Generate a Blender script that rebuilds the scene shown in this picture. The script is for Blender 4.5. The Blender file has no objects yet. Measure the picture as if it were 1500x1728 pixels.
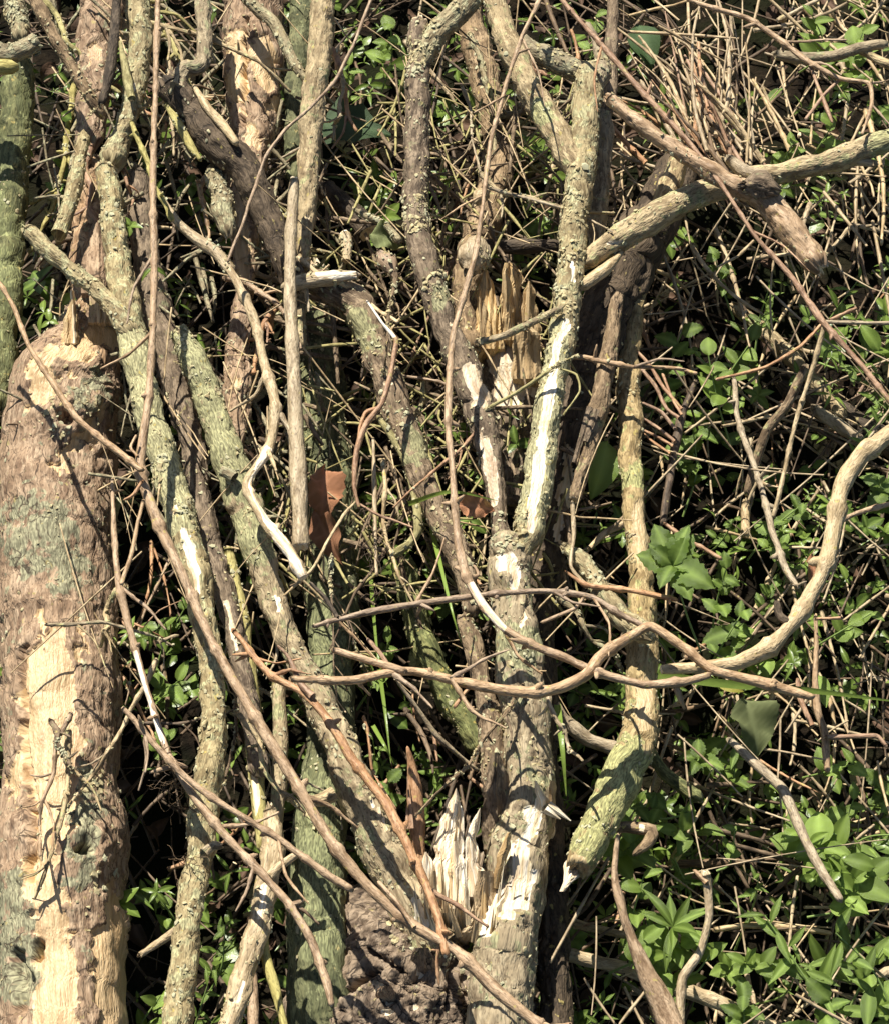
import bpy, math, random
import numpy as np
from mathutils import Vector, Matrix

# ------------------------------------------------------------------ camera, sky, sun, exposure
scene = bpy.context.scene
col = scene.collection
PITCH = math.radians(60.0); DIST = 2.6; S = 0.0006
TARGET = np.array([0.0, 0.0, 0.22])
FWD = np.array([0.0, math.cos(PITCH), -math.sin(PITCH)])
RIGHT = np.array([1.0, 0.0, 0.0])
UP = np.array([0.0, math.sin(PITCH), math.cos(PITCH)])
CAM = TARGET - DIST * FWD
cd = bpy.data.cameras.new('camera'); cam = bpy.data.objects.new('camera', cd); col.objects.link(cam)
cd.sensor_fit = 'HORIZONTAL'; cd.sensor_width = 36.0; cd.lens = 36.0 * DIST / (1500 * S)
cd.clip_start = 0.05; cd.clip_end = 500.0
cam.location = Vector(CAM); cam.rotation_euler = (math.pi / 2 - PITCH, 0, 0)
scene.camera = cam

SUN_EL = math.radians(50); SUN_AZ = math.radians(-24)      # azimuth from +Y, negative = towards -X
sdir = Vector((math.sin(SUN_AZ) * math.cos(SUN_EL), math.cos(SUN_AZ) * math.cos(SUN_EL), math.sin(SUN_EL)))
w = bpy.data.worlds.new('World'); scene.world = w; w.use_nodes = True
wn = w.node_tree.nodes; wl = w.node_tree.links
for n in list(wn): wn.remove(n)
sky = wn.new('ShaderNodeTexSky'); sky.sky_type = 'NISHITA'; sky.sun_disc = False
sky.sun_elevation = SUN_EL; sky.sun_rotation = SUN_AZ
bg = wn.new('ShaderNodeBackground'); bg.inputs['Strength'].default_value = 0.05
wo = wn.new('ShaderNodeOutputWorld')
wl.new(sky.outputs[0], bg.inputs['Color']); wl.new(bg.outputs[0], wo.inputs['Surface'])
ld = bpy.data.lights.new('sun', 'SUN'); ld.energy = 5.0; ld.angle = math.radians(0.5); ld.color = (1.0, 0.95, 0.86)
lo = bpy.data.objects.new('sun', ld); col.objects.link(lo)
lo.rotation_euler = sdir.to_track_quat('Z', 'Y').to_euler()
scene.render.engine = 'CYCLES'
scene.view_settings.view_transform = 'Standard'; scene.view_settings.look = 'None'
scene.view_settings.exposure = 0.80; scene.view_settings.gamma = 1.0
scene.cycles.use_denoising = True
scene.cycles.max_bounces = 4; scene.cycles.diffuse_bounces = 2; scene.cycles.glossy_bounces = 1
scene.cycles.use_adaptive_sampling = True; scene.cycles.adaptive_threshold = 0.025
scene.cycles.transmission_bounces = 3; scene.cycles.transparent_max_bounces = 4

rnd = random.Random(11); nr = np.random.default_rng(5)

# ------------------------------------------------------------------ helpers
def at(px, py, z):
    d = FWD + RIGHT * ((px - 750) * S / DIST) + UP * ((864 - py) * S / DIST)
    t = (z - CAM[2]) / d[2]
    return CAM + d * t, t / DIST            # point, scale of a pixel there
def to_px(P):
    q = P - CAM; dep = q @ FWD
    return 750 + (q @ RIGHT) / dep * DIST / S, 864 - (q @ UP) / dep * DIST / S

def _h(ix, iy, iz, seed):
    n = (ix * 374761393 + iy * 668265263 + iz * 2147483647 + seed * 974711) & 0xffffffff
    n = ((n ^ (n >> 13)) * 1274126177) & 0xffffffff
    n = n ^ (n >> 16)
    return (n & 0xffff) / 32767.5 - 1.0
def noise(P, seed=0):
    P = np.asarray(P, float); i = np.floor(P).astype(np.int64); f = P - i; u = f * f * (3 - 2 * f)
    r = 0
    for dx in (0, 1):
        wx = u[..., 0] if dx else 1 - u[..., 0]
        for dy in (0, 1):
            wy = u[..., 1] if dy else 1 - u[..., 1]
            for dz in (0, 1):
                wz = u[..., 2] if dz else 1 - u[..., 2]
                r = r + wx * wy * wz * _h(i[..., 0] + dx, i[..., 1] + dy, i[..., 2] + dz, seed)
    return r
_q = [np.linalg.qr(np.random.default_rng(90 + k).normal(size=(3, 3)))[0] for k in range(6)]
def fbm(P, seed=0, o=4):
    r = 0; a = 1.0; t = 0; P = np.asarray(P, float)
    for k in range(o):
        r = r + a * noise((P * 2.03 ** k) @ _q[k], seed + k); t += a; a *= 0.5
    return r / t
def plates(P, seed=0):
    """distance to the border between Voronoi cells (bark plates)"""
    P = np.asarray(P, float); i = np.floor(P).astype(np.int64); f1 = np.full(P.shape[:-1], 9.0); f2 = f1.copy()
    for dx in (-1, 0, 1):
        for dy in (-1, 0, 1):
            for dz in (-1, 0, 1):
                c = i + np.array([dx, dy, dz]); q = np.stack([c[..., k] + .5 + .42 * _h(c[..., 0], c[..., 1], c[..., 2], seed + 7 * k) for k in range(3)], -1)
                d = np.linalg.norm(P - q, axis=-1); f2 = np.where(d < f1, f1, np.minimum(f2, d)); f1 = np.minimum(f1, d)
    return f2 - f1
def sm(x, a, b):
    t = np.clip((x - a) / (b - a), 0, 1); return t * t * (3 - 2 * t)

def mesh_obj(name, V, F, mat, parent=None, attrs=None, smooth=True, origin=None):
    V = np.asarray(V, float)
    o3 = np.array(origin if origin is not None else (parent_origin(parent)), float)
    me = bpy.data.meshes.new(name); me.from_pydata((V - o3).tolist(), [], F); me.update()
    if smooth: me.polygons.foreach_set('use_smooth', [True] * len(me.polygons))
    for k, a in (attrs or {}).items():
        a = np.asarray(a, np.float32)
        if a.ndim == 1:
            at_ = me.attributes.new(k, 'FLOAT', 'POINT'); at_.data.foreach_set('value', a)
        else:
            at_ = me.attributes.new(k, 'FLOAT_VECTOR', 'POINT'); at_.data.foreach_set('vector', a.ravel())
    me.materials.append(mat)
    ob = bpy.data.objects.new(name, me); col.objects.link(ob)
    if parent is None: ob.location = o3
    else:
        ob.parent = parent
    return ob
ORG = {}
def parent_origin(p):
    if p is None: return (0, 0, 0)
    return ORG[p.name]
def tag(o, label, cat, group=None, kind=None):
    if label: o['label'] = label
    if cat: o['category'] = cat
    if group: o['group'] = group
    if kind: o['kind'] = kind
    return o
def thing(name, label, cat, loc, group=None):
    o = bpy.data.objects.new(name, None); o.empty_display_size = 0.02; col.objects.link(o); o.location = loc
    ORG[o.name] = np.array(loc, float)
    return tag(o, label, cat, group)

# ------------------------------------------------------------------ materials
class NT:
    def __init__(s, name):
        s.m = bpy.data.materials.new(name); s.m.use_nodes = True; s.t = s.m.node_tree; s.n = s.t.nodes
        s.b = s.n['Principled BSDF']; s.out = s.n['Material Output']
    def link(s, a, b): s.t.links.new(a, b)
    def node(s, t, **kw):
        n = s.n.new(t)
        for k, v in kw.items(): setattr(n, k, v)
        return n
    def attr(s, name): return s.node('ShaderNodeAttribute', attribute_name=name)
    def mapr(s, inp, a, b, c=0.0, d=1.0, smooth=True):
        n = s.node('ShaderNodeMapRange'); n.interpolation_type = 'SMOOTHSTEP' if smooth else 'LINEAR'
        s.link(inp, n.inputs[0])
        for i, v in zip((1, 2, 3, 4), (a, b, c, d)): n.inputs[i].default_value = v
        return n.outputs[0]
    def math(s, op, a, b=None):
        n = s.node('ShaderNodeMath', operation=op)
        for i, v in enumerate((a, b)):
            if v is None: continue
            if isinstance(v, (int, float)): n.inputs[i].default_value = v
            else: s.link(v, n.inputs[i])
        return n.outputs[0]
    def mix(s, f, a, b, blend='MIX'):
        n = s.node('ShaderNodeMix', data_type='RGBA', blend_type=blend)
        if isinstance(f, (int, float)): n.inputs[0].default_value = f
        else: s.link(f, n.inputs[0])
        for i, v in ((6, a), (7, b)):
            if isinstance(v, tuple): n.inputs[i].default_value = (*v, 1)
            else: s.link(v, n.inputs[i])
        return n.outputs[2]
    def scale(s, vec, xyz):
        n = s.node('ShaderNodeVectorMath', operation='MULTIPLY'); s.link(vec, n.inputs[0]); n.inputs[1].default_value = xyz
        return n.outputs[0]
    def noise(s, vec, sc, det=4, rough=0.55, lac=2.0):
        n = s.node('ShaderNodeTexNoise'); s.link(vec, n.inputs['Vector']); n.inputs['Scale'].default_value = sc
        n.inputs['Detail'].default_value = det; n.inputs['Roughness'].default_value = rough
        return n.outputs['Fac']
    def vor(s, vec, sc, feat='DISTANCE_TO_EDGE'):
        n = s.node('ShaderNodeTexVoronoi', feature=feat); s.link(vec, n.inputs['Vector']); n.inputs['Scale'].default_value = sc
        return n.outputs['Distance']

def bark(name, dark, mid, light, lichen=(0.27, 0.27, 0.15), lam=0.3, wood=(0.72, 0.52, 0.29), wood2=(0.86, 0.74, 0.52),
         speck=0.5, fine=500, bump=0.5, crack=0.0, rough=0.85, stretch=0.35, stain=0.6, fiss=0.6):
    t = NT(name)
    bco = t.attr('bco').outputs['Vector']
    oi = t.node('ShaderNodeObjectInfo')
    off = t.node('ShaderNodeVectorMath', operation='MULTIPLY_ADD')
    t.link(bco, off.inputs[0]); off.inputs[1].default_value = (1, 1, 1)
    cmb = t.node('ShaderNodeCombineXYZ'); t.link(oi.outputs['Random'], cmb.inputs[0]); t.link(oi.outputs['Random'], cmb.inputs[2])
    t.link(cmb.outputs[0], off.inputs[2]); v = off.outputs[0]
    vs = t.scale(v, (1, 1, stretch))
    n_big = t.noise(v, 38, 2)
    n_mid = t.noise(vs, 160, 3, 0.65)
    n_fine = t.noise(vs, fine, 1, 0.65)
    c = t.mix(t.mapr(n_mid, 0.40, 0.62), dark, light)
    c = t.mix(t.mapr(n_big, 0.35, 0.65, 0.15, 0.75), c, mid)
    # lichen skin, patchy with crisp margins
    la = t.attr('lich').outputs['Fac']
    n_l = t.noise(v, 75, 4, 0.62)
    lm = t.mapr(t.math('ADD', t.math('ADD', n_l, la), lam - 0.5), 0.5, 0.58)
    lc = t.mix(t.mapr(n_fine, 0.35, 0.7), tuple(x * 0.62 for x in lichen), tuple(min(1, x * 1.35) for x in lichen))
    c = t.mix(lm, c, lc)
    # yellow-ochre dots
    n_y = t.noise(v, 120, 2, 0.6)
    c = t.mix(t.mapr(n_y, 0.66, 0.72, 0, 0.8), c, (0.42, 0.34, 0.12))
    # dark specks (lenticels)
    vd = t.vor(t.scale(v, (1, 1, 0.8)), 210, 'F1')
    sp = t.mapr(vd, 0.16, 0.26, speck, 0.0)
    c = t.mix(sp, c, tuple(x * 0.35 for x in dark))
    if crack > 0:
        wv = t.node('ShaderNodeVectorMath', operation='ADD')
        nv = t.node('ShaderNodeTexNoise'); t.link(v, nv.inputs['Vector']); nv.inputs['Scale'].default_value = 60
        sc_ = t.scale(nv.outputs['Color'], (0.02, 0.02, 0.02)); t.link(v, wv.inputs[0]); t.link(sc_, wv.inputs[1])
        ve = t.vor(t.scale(wv.outputs[0], (1, 1, 0.45)), 75)
        ck = t.mapr(ve, 0.0, 0.055, crack, 0.0)
        ck = t.math('MULTIPLY', ck, t.mapr(t.noise(v, 30, 2), 0.42, 0.6))
        c = t.mix(ck, c, tuple(x * 0.22 for x in dark))
    # fine lengthwise fissures
    n_c = t.noise(t.scale(v, (1, 1, 0.16)), 190, 2, 0.6)
    fl = t.mapr(t.math('ABSOLUTE', t.math('SUBTRACT', n_c, 0.5)), 0.0, 0.028, fiss, 0.0)
    c = t.mix(fl, c, tuple(x * 0.4 for x in dark))
    # bare wood; the same mask colours sunlit patches painted on some pieces
    ba = t.attr('bare').outputs['Fac']
    vw = t.scale(v, (1, 1, 0.05))
    g1 = t.noise(vw, 260, 3, 0.6); g2 = t.noise(t.scale(v, (1, 1, 0.3)), 60, 3, 0.6)
    wc = t.mix(t.mapr(g1, 0.3, 0.7), wood, wood2)
    wc = t.mix(t.mapr(g2, 0.52, 0.72, 0, stain), wc, (0.36, 0.20, 0.09))
    g3 = t.noise(t.scale(v, (1, 1, 0.12)), 700, 1)
    wc = t.mix(t.mapr(g3, 0.62, 0.72, 0, 0.5), wc, (0.30, 0.17, 0.08))
    bm = t.mapr(t.math('ADD', ba, t.math('MULTIPLY', t.math('SUBTRACT', n_mid, 0.5), 0.6)), 0.42, 0.58)
    c = t.mix(bm, c, wc)
    # each piece a little different
    hv = t.node('ShaderNodeHueSaturation'); t.link(c, hv.inputs['Color'])
    t.link(t.mapr(oi.outputs['Random'], 0, 1, 0.82, 1.15, False), hv.inputs['Value'])
    t.link(t.mapr(oi.outputs['Random'], 0, 1, 0.9, 1.1, False), hv.inputs['Saturation'])
    t.link(hv.outputs[0], t.b.inputs['Base Color'])
    bp = t.node('ShaderNodeBump'); bp.inputs['Strength'].default_value = bump; bp.inputs['Distance'].default_value = 0.0038
    t.link(t.math('ADD', t.math('MULTIPLY', n_mid, 0.6), t.math('MULTIPLY', n_fine, 0.4)), bp.inputs['Height'])
    t.link(bp.outputs[0], t.b.inputs['Normal'])
    t.link(t.mapr(bm, 0, 1, rough, 0.5), t.b.inputs['Roughness'])
    t.b.inputs['Specular IOR Level'].default_value = 0.35
    return t.m

M = {
 'log': bark('log_bark', (0.17, 0.10, 0.055), (0.38, 0.25, 0.145), (0.52, 0.375, 0.235), lichen=(0.32, 0.30, 0.175), lam=0.39, crack=0.9, bump=0.9, wood=(0.54, 0.355, 0.165), wood2=(0.74, 0.54, 0.29)),
 'grey': bark('grey_fissured_bark', (0.10, 0.064, 0.038), (0.25, 0.175, 0.105), (0.42, 0.31, 0.20), lichen=(0.29, 0.26, 0.15), lam=0.30, crack=1.0, bump=1.0, wood=(0.70, 0.52, 0.28), wood2=(0.90, 0.80, 0.58)),
 'lichen': bark('lichen_covered_bark', (0.14, 0.10, 0.05), (0.32, 0.26, 0.145), (0.42, 0.35, 0.20), lichen=(0.36, 0.335, 0.19), lam=0.50, bump=0.9, wood=(0.66, 0.50, 0.26), wood2=(0.92, 0.86, 0.72)),
 'tan': bark('smooth_tan_bark', (0.17, 0.12, 0.065), (0.38, 0.295, 0.17), (0.50, 0.40, 0.24), lichen=(0.34, 0.325, 0.165), lam=0.45, bump=0.8, wood=(0.78, 0.60, 0.32), wood2=(0.94, 0.88, 0.72)),
 'brown': bark('brown_bark', (0.08, 0.052, 0.03), (0.22, 0.155, 0.09), (0.36, 0.265, 0.165), lichen=(0.30, 0.28, 0.14), lam=0.40, bump=0.9, crack=0.5),
 'dark': bark('dark_weathered_bark', (0.035, 0.024, 0.014), (0.085, 0.06, 0.036), (0.15, 0.11, 0.07), lam=0.14, bump=0.9, crack=0.8),
 'moss': bark('mossy_bark', (0.05, 0.055, 0.022), (0.13, 0.14, 0.055), (0.22, 0.21, 0.09), lichen=(0.235, 0.245, 0.105), lam=0.46, bump=0.9),
 'twig': bark('red_brown_twig_bark', (0.20, 0.125, 0.068), (0.40, 0.275, 0.165), (0.53, 0.385, 0.245), lam=0.10, speck=0.4, bump=0.5, rough=0.6, wood2=(0.95, 0.88, 0.74)),
 'rust': bark('rust_brown_twig_bark', (0.22, 0.115, 0.06), (0.40, 0.235, 0.13), (0.50, 0.32, 0.19), lam=0.05, speck=0.35, bump=0.5, rough=0.6, wood2=(0.95, 0.88, 0.74)),
 'pale': bark('pale_twig_bark', (0.26, 0.185, 0.10), (0.47, 0.365, 0.215), (0.58, 0.46, 0.29), lam=0.22, speck=0.45, bump=0.6, rough=0.65, wood2=(0.95, 0.90, 0.75)),
 'olive': bark('yellow_green_twig_bark', (0.20, 0.165, 0.055), (0.38, 0.33, 0.13), (0.50, 0.44, 0.19), lam=0.2, speck=0.3, bump=0.5),
 'ochre': bark('ochre_stained_bark', (0.16, 0.11, 0.05), (0.36, 0.27, 0.135), (0.48, 0.37, 0.20), lichen=(0.32, 0.31, 0.14), lam=0.42, bump=0.8, wood=(0.36, 0.265, 0.14), wood2=(0.50, 0.39, 0.225)),
 'straw': bark('dry_straw', (0.26, 0.18, 0.095), (0.46, 0.34, 0.19), (0.60, 0.47, 0.28), lam=0.0, speck=0.15, bump=0.3, rough=0.55),
 'oldstraw': bark('old_brown_stalk', (0.055, 0.035, 0.02), (0.135, 0.09, 0.052), (0.25, 0.17, 0.10), lam=0.05, speck=0.2, bump=0.3, rough=0.7),  # brown stalk, taken darker to stand in for shade near the ground
 'splinter': bark('split_orange_wood', (0.33, 0.21, 0.10), (0.52, 0.37, 0.19), (0.68, 0.52, 0.30), lam=0.0, speck=0.0, wood=(0.55, 0.34, 0.14), wood2=(0.80, 0.58, 0.29), bump=0.8, stretch=0.06),
 'white': bark('fresh_white_split_wood', (0.5, 0.36, 0.18), (0.8, 0.68, 0.46), (0.9, 0.82, 0.64), lam=0.0, speck=0.0, wood=(0.70, 0.52, 0.30), wood2=(0.93, 0.87, 0.72), bump=0.8, stretch=0.08, stain=0.9),
}
def crust_mat():
    t = NT('crusty_ochre_lichen'); g = t.node('ShaderNodeTexCoord').outputs['Object']
    n = t.noise(g, 220, 3); n2 = t.noise(g, 35, 2)
    c = t.mix(t.mapr(n, 0.35, 0.65), (0.28, 0.22, 0.11), (0.52, 0.45, 0.25))
    c = t.mix(t.mapr(n2, 0.45, 0.6), c, (0.42, 0.40, 0.25))
    t.link(c, t.b.inputs['Base Color']); t.b.inputs['Roughness'].default_value = 0.95
    return t.m
M['crust'] = crust_mat()
def leaf_mat(name, a, b, trans=0.35, rough=0.4, bumps=1.0):
    t = NT(name); g = t.node('ShaderNodeTexCoord').outputs['Object']; oi = t.node('ShaderNodeObjectInfo')
    tone = t.attr('tone').outputs['Fac']
    n = t.noise(g, 90, 3)
    f = t.math('ADD', t.math('MULTIPLY', tone, 0.75), t.math('MULTIPLY', n, 0.3))
    c = t.mix(f, a, b)
    vein = t.attr('vein').outputs['Fac']
    c = t.mix(t.math('MULTIPLY', vein, 0.45), c, tuple(min(1, x * 1.7 + 0.03) for x in b))
    hv = t.node('ShaderNodeHueSaturation'); t.link(c, hv.inputs['Color'])
    t.link(t.mapr(oi.outputs['Random'], 0, 1, 0.75, 1.3, False), hv.inputs['Value']); c = hv.outputs[0]
    t.link(c, t.b.inputs['Base Color']); t.b.inputs['Roughness'].default_value = rough
    t.b.inputs['Specular IOR Level'].default_value = 0.3
    bp = t.node('ShaderNodeBump'); bp.inputs['Strength'].default_value = 0.4 * bumps; bp.inputs['Distance'].default_value = 0.001
    t.link(t.noise(g, 260, 2), bp.inputs['Height']); t.link(bp.outputs[0], t.b.inputs['Normal'])
    tr = t.node('ShaderNodeBsdfTranslucent'); t.link(t.mix(0.5, c, (0.30, 0.42, 0.06), 'MIX'), tr.inputs['Color'])
    mx = t.node('ShaderNodeMixShader'); mx.inputs[0].default_value = trans
    t.link(t.b.outputs[0], mx.inputs[1]); t.link(tr.outputs[0], mx.inputs[2]); t.link(mx.outputs[0], t.out.inputs['Surface'])
    return t.m
M['leaf'] = leaf_mat('fresh_green_leaf', (0.035, 0.07, 0.012), (0.22, 0.31, 0.06), 0.35, 0.32)
M['leaf_dark'] = leaf_mat('dark_glossy_leaf', (0.018, 0.04, 0.010), (0.04, 0.08, 0.02), 0.15, 0.55)
M['leaf_grey'] = leaf_mat('grey_green_leaf', (0.075, 0.10, 0.04), (0.17, 0.19, 0.075), 0.2, 0.8)
M['leaf_yel'] = leaf_mat('yellow_leaf', (0.40, 0.36, 0.05), (0.55, 0.5, 0.10), 0.3)
M['litter'] = leaf_mat('shade_darkened_leaf_litter', (0.03, 0.016, 0.008), (0.10, 0.055, 0.03), 0.05, 0.8, 2.0)  # darker dead-leaf colour; shade of the low gaps put into the tone
M['dead'] = leaf_mat('dead_brown_leaf', (0.17, 0.065, 0.03), (0.38, 0.18, 0.09), 0.1, 0.75, 2.0)
def stem_mat():
    t = NT('green_plant_stem'); t.b.inputs['Roughness'].default_value = 0.5
    n = t.noise(t.node('ShaderNodeTexCoord').outputs['Object'], 60, 2)
    t.link(t.mix(n, (0.12, 0.20, 0.04), (0.26, 0.34, 0.10)), t.b.inputs['Base Color']); return t.m
M['stem'] = stem_mat()
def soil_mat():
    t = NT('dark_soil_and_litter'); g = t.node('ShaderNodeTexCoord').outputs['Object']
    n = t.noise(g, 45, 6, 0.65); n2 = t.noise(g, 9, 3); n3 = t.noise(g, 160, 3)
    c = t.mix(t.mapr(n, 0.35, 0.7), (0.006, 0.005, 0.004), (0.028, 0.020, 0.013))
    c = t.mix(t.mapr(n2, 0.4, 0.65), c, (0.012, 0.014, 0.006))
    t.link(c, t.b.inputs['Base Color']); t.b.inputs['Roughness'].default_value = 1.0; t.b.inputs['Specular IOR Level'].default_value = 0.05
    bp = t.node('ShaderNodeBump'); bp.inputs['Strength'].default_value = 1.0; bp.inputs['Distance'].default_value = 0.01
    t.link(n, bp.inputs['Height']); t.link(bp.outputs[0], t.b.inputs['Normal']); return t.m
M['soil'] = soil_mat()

# ------------------------------------------------------------------ ground
def build_ground():
    g1 = np.linspace(-1.3, 1.3, 120); far = np.array([-200, -60, -20, -8, -4, -2.2, -1.6])
    xs = np.concatenate([far, g1, -far[::-1]]); X, Y = np.meshgrid(xs, xs)
    P = np.stack([X, Y, 0 * X], -1)
    Z = 0.02 * fbm(P * 6, 3, 4) + 0.012 * fbm(P * 30, 8, 3)
    n = len(xs); V = np.stack([X, Y, Z], -1).reshape(-1, 3)
    F = [(j * n + i, j * n + i + 1, (j + 1) * n + i + 1, (j + 1) * n + i) for j in range(n - 1) for i in range(n - 1)]
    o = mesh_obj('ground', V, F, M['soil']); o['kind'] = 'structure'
build_ground()

# ------------------------------------------------------------------ tube sweeps
def catmull(C, n):
    C = np.asarray(C, float)
    P = np.vstack([2 * C[0] - C[1], C, 2 * C[-1] - C[-2]])
    seg = np.linalg.norm(C[1:, :3] - C[:-1, :3], axis=1); L = np.concatenate([[0], np.cumsum(seg)])
    s = np.linspace(0, L[-1], n); out = np.zeros((n, C.shape[1]))
    for k, x in enumerate(s):
        i = min(len(seg) - 1, int(np.searchsorted(L, x, 'right') - 1)); t = (x - L[i]) / max(seg[i], 1e-9)
        p0, p1, p2, p3 = P[i:i + 4]
        out[k] = 0.5 * (2 * p1 + (p2 - p0) * t + (2 * p0 - 5 * p1 + 4 * p2 - p3) * t * t + (3 * p1 - p0 - 3 * p2 + p3) * t ** 3)
    return out, s
def frames(P):
    T = np.gradient(P, axis=0); T /= np.linalg.norm(T, axis=1)[:, None] + 1e-12
    ref = CAM - P; ref /= np.linalg.norm(ref, axis=1)[:, None]
    N = ref - (ref * T).sum(1)[:, None] * T; N /= np.linalg.norm(N, axis=1)[:, None] + 1e-12
    return T, N, np.cross(T, N)
def seg_field(px, py, chains):
    """0 outside .. 1 inside a chain of (x, y, r) capsules"""
    best = np.full(px.shape, -9.0)
    for ch in chains:
        if len(ch) == 1: ch = [ch[0], (ch[0][0], ch[0][1] + 1, ch[0][2])]
        for (x0, y0, r0), (x1, y1, r1) in zip(ch[:-1], ch[1:]):
            dx, dy = x1 - x0, y1 - y0; t = np.clip(((px - x0) * dx + (py - y0) * dy) / (dx * dx + dy * dy + 1e-9), 0, 1)
            d = np.hypot(px - x0 - t * dx, py - y0 - t * dy); best = np.maximum(best, 1 - d / (r0 + t * (r1 - r0)))
    return best
SEED = [0]
def tube(name, style, pts, parent=None, bare=(), lich=(), knots=(), rough=None, seg=None, flat=1.0, nodes=0, wig=None,
         ends=('rag', 'rag'), crust=0, crust_at=(), bark_h=None, kind=None, cracks=(), plate=0.0, edge=0.12, strip=None):
    """pts: (photo x, photo y, height of the axis in m, radius in photo px)"""
    SEED[0] += 1; sd = SEED[0]
    C = []
    for (x, y, z, r) in pts:
        p, k = at(x, y, z); C.append((*p, r * S * k))
    C = np.array(C); rm = C[:, 3].mean(); L = np.linalg.norm(np.diff(C[:, :3], axis=0), axis=1).sum()
    big = rm > 0.02; med = rm > 0.008
    step = 0.0022 if big else (0.0026 if med else max(0.0028, rm * 0.9))
    n = int(max(5, min(700, L / step)))
    Q, s = catmull(C, n)
    if seg is None: seg = 150 if rm > 0.05 else 56 if big else 30 if med else 12 if rm > 0.0035 else 7
    P = Q[:, :3].copy(); R = np.maximum(Q[:, 3], 0.0006)
    if not med:
        sl_ = np.concatenate([[0], np.cumsum(np.linalg.norm(np.diff(C[:, :3], axis=0), axis=1))])
        for k in range(3): P[:, k] = 0.5 * P[:, k] + 0.5 * np.interp(s, sl_, C[:, k])
    if wig is None: wig = 0.14 if med else 0.10
    sv = np.stack([s * 22, 0 * s + sd * 3.7, 0 * s], -1); sv2 = sv * 3.1
    env = np.minimum(1, np.minimum(s, s[-1] - s) / 0.02)
    for k in range(3):
        P[:, k] += env * wig * np.minimum(R, 0.02) * (fbm(sv + k * 9.1, sd, 2) * 1.4 + 0.5 * noise(sv2 + k * 5.3, sd))
    node_s = []
    if nodes:
        kn = np.arange(0, s[-1] + nodes, nodes); Z = nr.normal(0, 1, (len(kn), 3)) * min(rm, .006) * 0.4
        for k in range(3): P[:, k] += env * np.interp(s, kn, Z[:, k])
        for q in np.arange(nodes * rnd.uniform(0.2, 0.6), s[-1], nodes):
            q += rnd.uniform(-0.2, 0.2) * nodes; node_s.append(q)
            R = R * (1 + 0.38 * np.exp(-((s - q) / (0.0022 + 0.4 * rm)) ** 2))
    R0 = R.copy(); R = R * (1 + min(0.10, 0.0010 / rm) * noise(np.stack([s * 45, 0 * s, 0 * s + sd], -1), sd))
    T, N, B = frames(P)
    a = np.linspace(0, 2 * math.pi, seg, endpoint=False)
    ca, sa = np.cos(a), np.sin(a)
    bco = np.stack([R0[:, None] * ca, R0[:, None] * sa, np.repeat(s[:, None], seg, 1)], -1) + sd * 0.713
    D = N[:, None, :] * (ca * flat)[None, :, None] + B[:, None, :] * sa[None, :, None]
    base = P[:, None, :] + D * R[:, None, None]
    px, py = to_px(base.reshape(-1, 3)); px = px.reshape(n, seg); py = py.reshape(n, seg)
    front = sm(np.repeat(ca[None, :], n, 0), -0.45, -0.1)
    warp = fbm(bco * 70, sd + 40, 4)
    wa = min(26, 0.4 * rm / S); wx = px + wa * warp; wy = py + 2 * wa * fbm(bco * 70, sd + 60, 3)
    bf = np.full((n, seg), 0.0)
    if bare: bf = sm(seg_field(wx, wy, bare), -0.05, edge) * front
    lf = np.zeros((n, seg))
    if lich:
        f = seg_field(wx, wy, [c for c in lich]); lf = 0.22 * sm(f, -0.2, 0.3) * front
    bh = bark_h if bark_h is not None else (0.0034 if big else 0.0021 if med else 0.0005)
    lump = 0.10 * rm if rough is None else rough * rm
    lump = min(lump, 0.006)
    bs = bco * np.array([1, 1, 0.4])
    disp = lump * 2.2 * fbm(bco * (18 if big else 45), sd, 3)
    det = fbm(bs * (110 if big else 190), sd + 9, 4)
    disp += (1 - bf) * bh * (det * 1.3 - 0.9 * sm(-np.abs(fbm(bs * (60 if big else 120), sd + 21, 3)), -0.06, 0.0))
    if plate:
        pw = bs * np.array([1, 1, .55]) * 62 + 0.9 * np.stack([fbm(bco * 60, sd + 5 + k, 2) for k in range(3)], -1)
        disp -= (1 - bf) * plate * (1 - sm(plates(pw, sd), 0.02, 0.22)) * sm(fbm(bco * 14, sd + 31, 2), -0.35, 0.1)
    disp -= bf * (strip or bh); disp += bf * 0.00025 * noise(bco * np.array([420, 420, 25]), sd)
    for (kx, ky, kr, kh) in knots:
        d = np.hypot(px - kx, py - ky) / kr
        disp += front * kh * (np.exp(-d * d * 1.2) - 0.75 * np.exp(-d * d * 7)) * (1 + 0.5 * fbm(bco * 160, sd + 3, 2))
    if cracks:
        f = seg_field(px + 10 * warp, py, cracks); m = sm(f, 0, 0.5) * front
        disp -= m * 0.015
    V = (base + D * disp[:, :, None]).reshape(-1, 3)
    idx = np.arange(n * seg).reshape(n, seg); nx = np.roll(idx, -1, 1)
    F = np.stack([idx[:-1], nx[:-1], nx[1:], idx[1:]], -1).reshape(-1, 4).tolist()
    V = list(map(tuple, V)); bare_l = bf.ravel().tolist(); lich_l = lf.ravel().tolist(); bc = bco.reshape(-1, 3).tolist()
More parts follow.
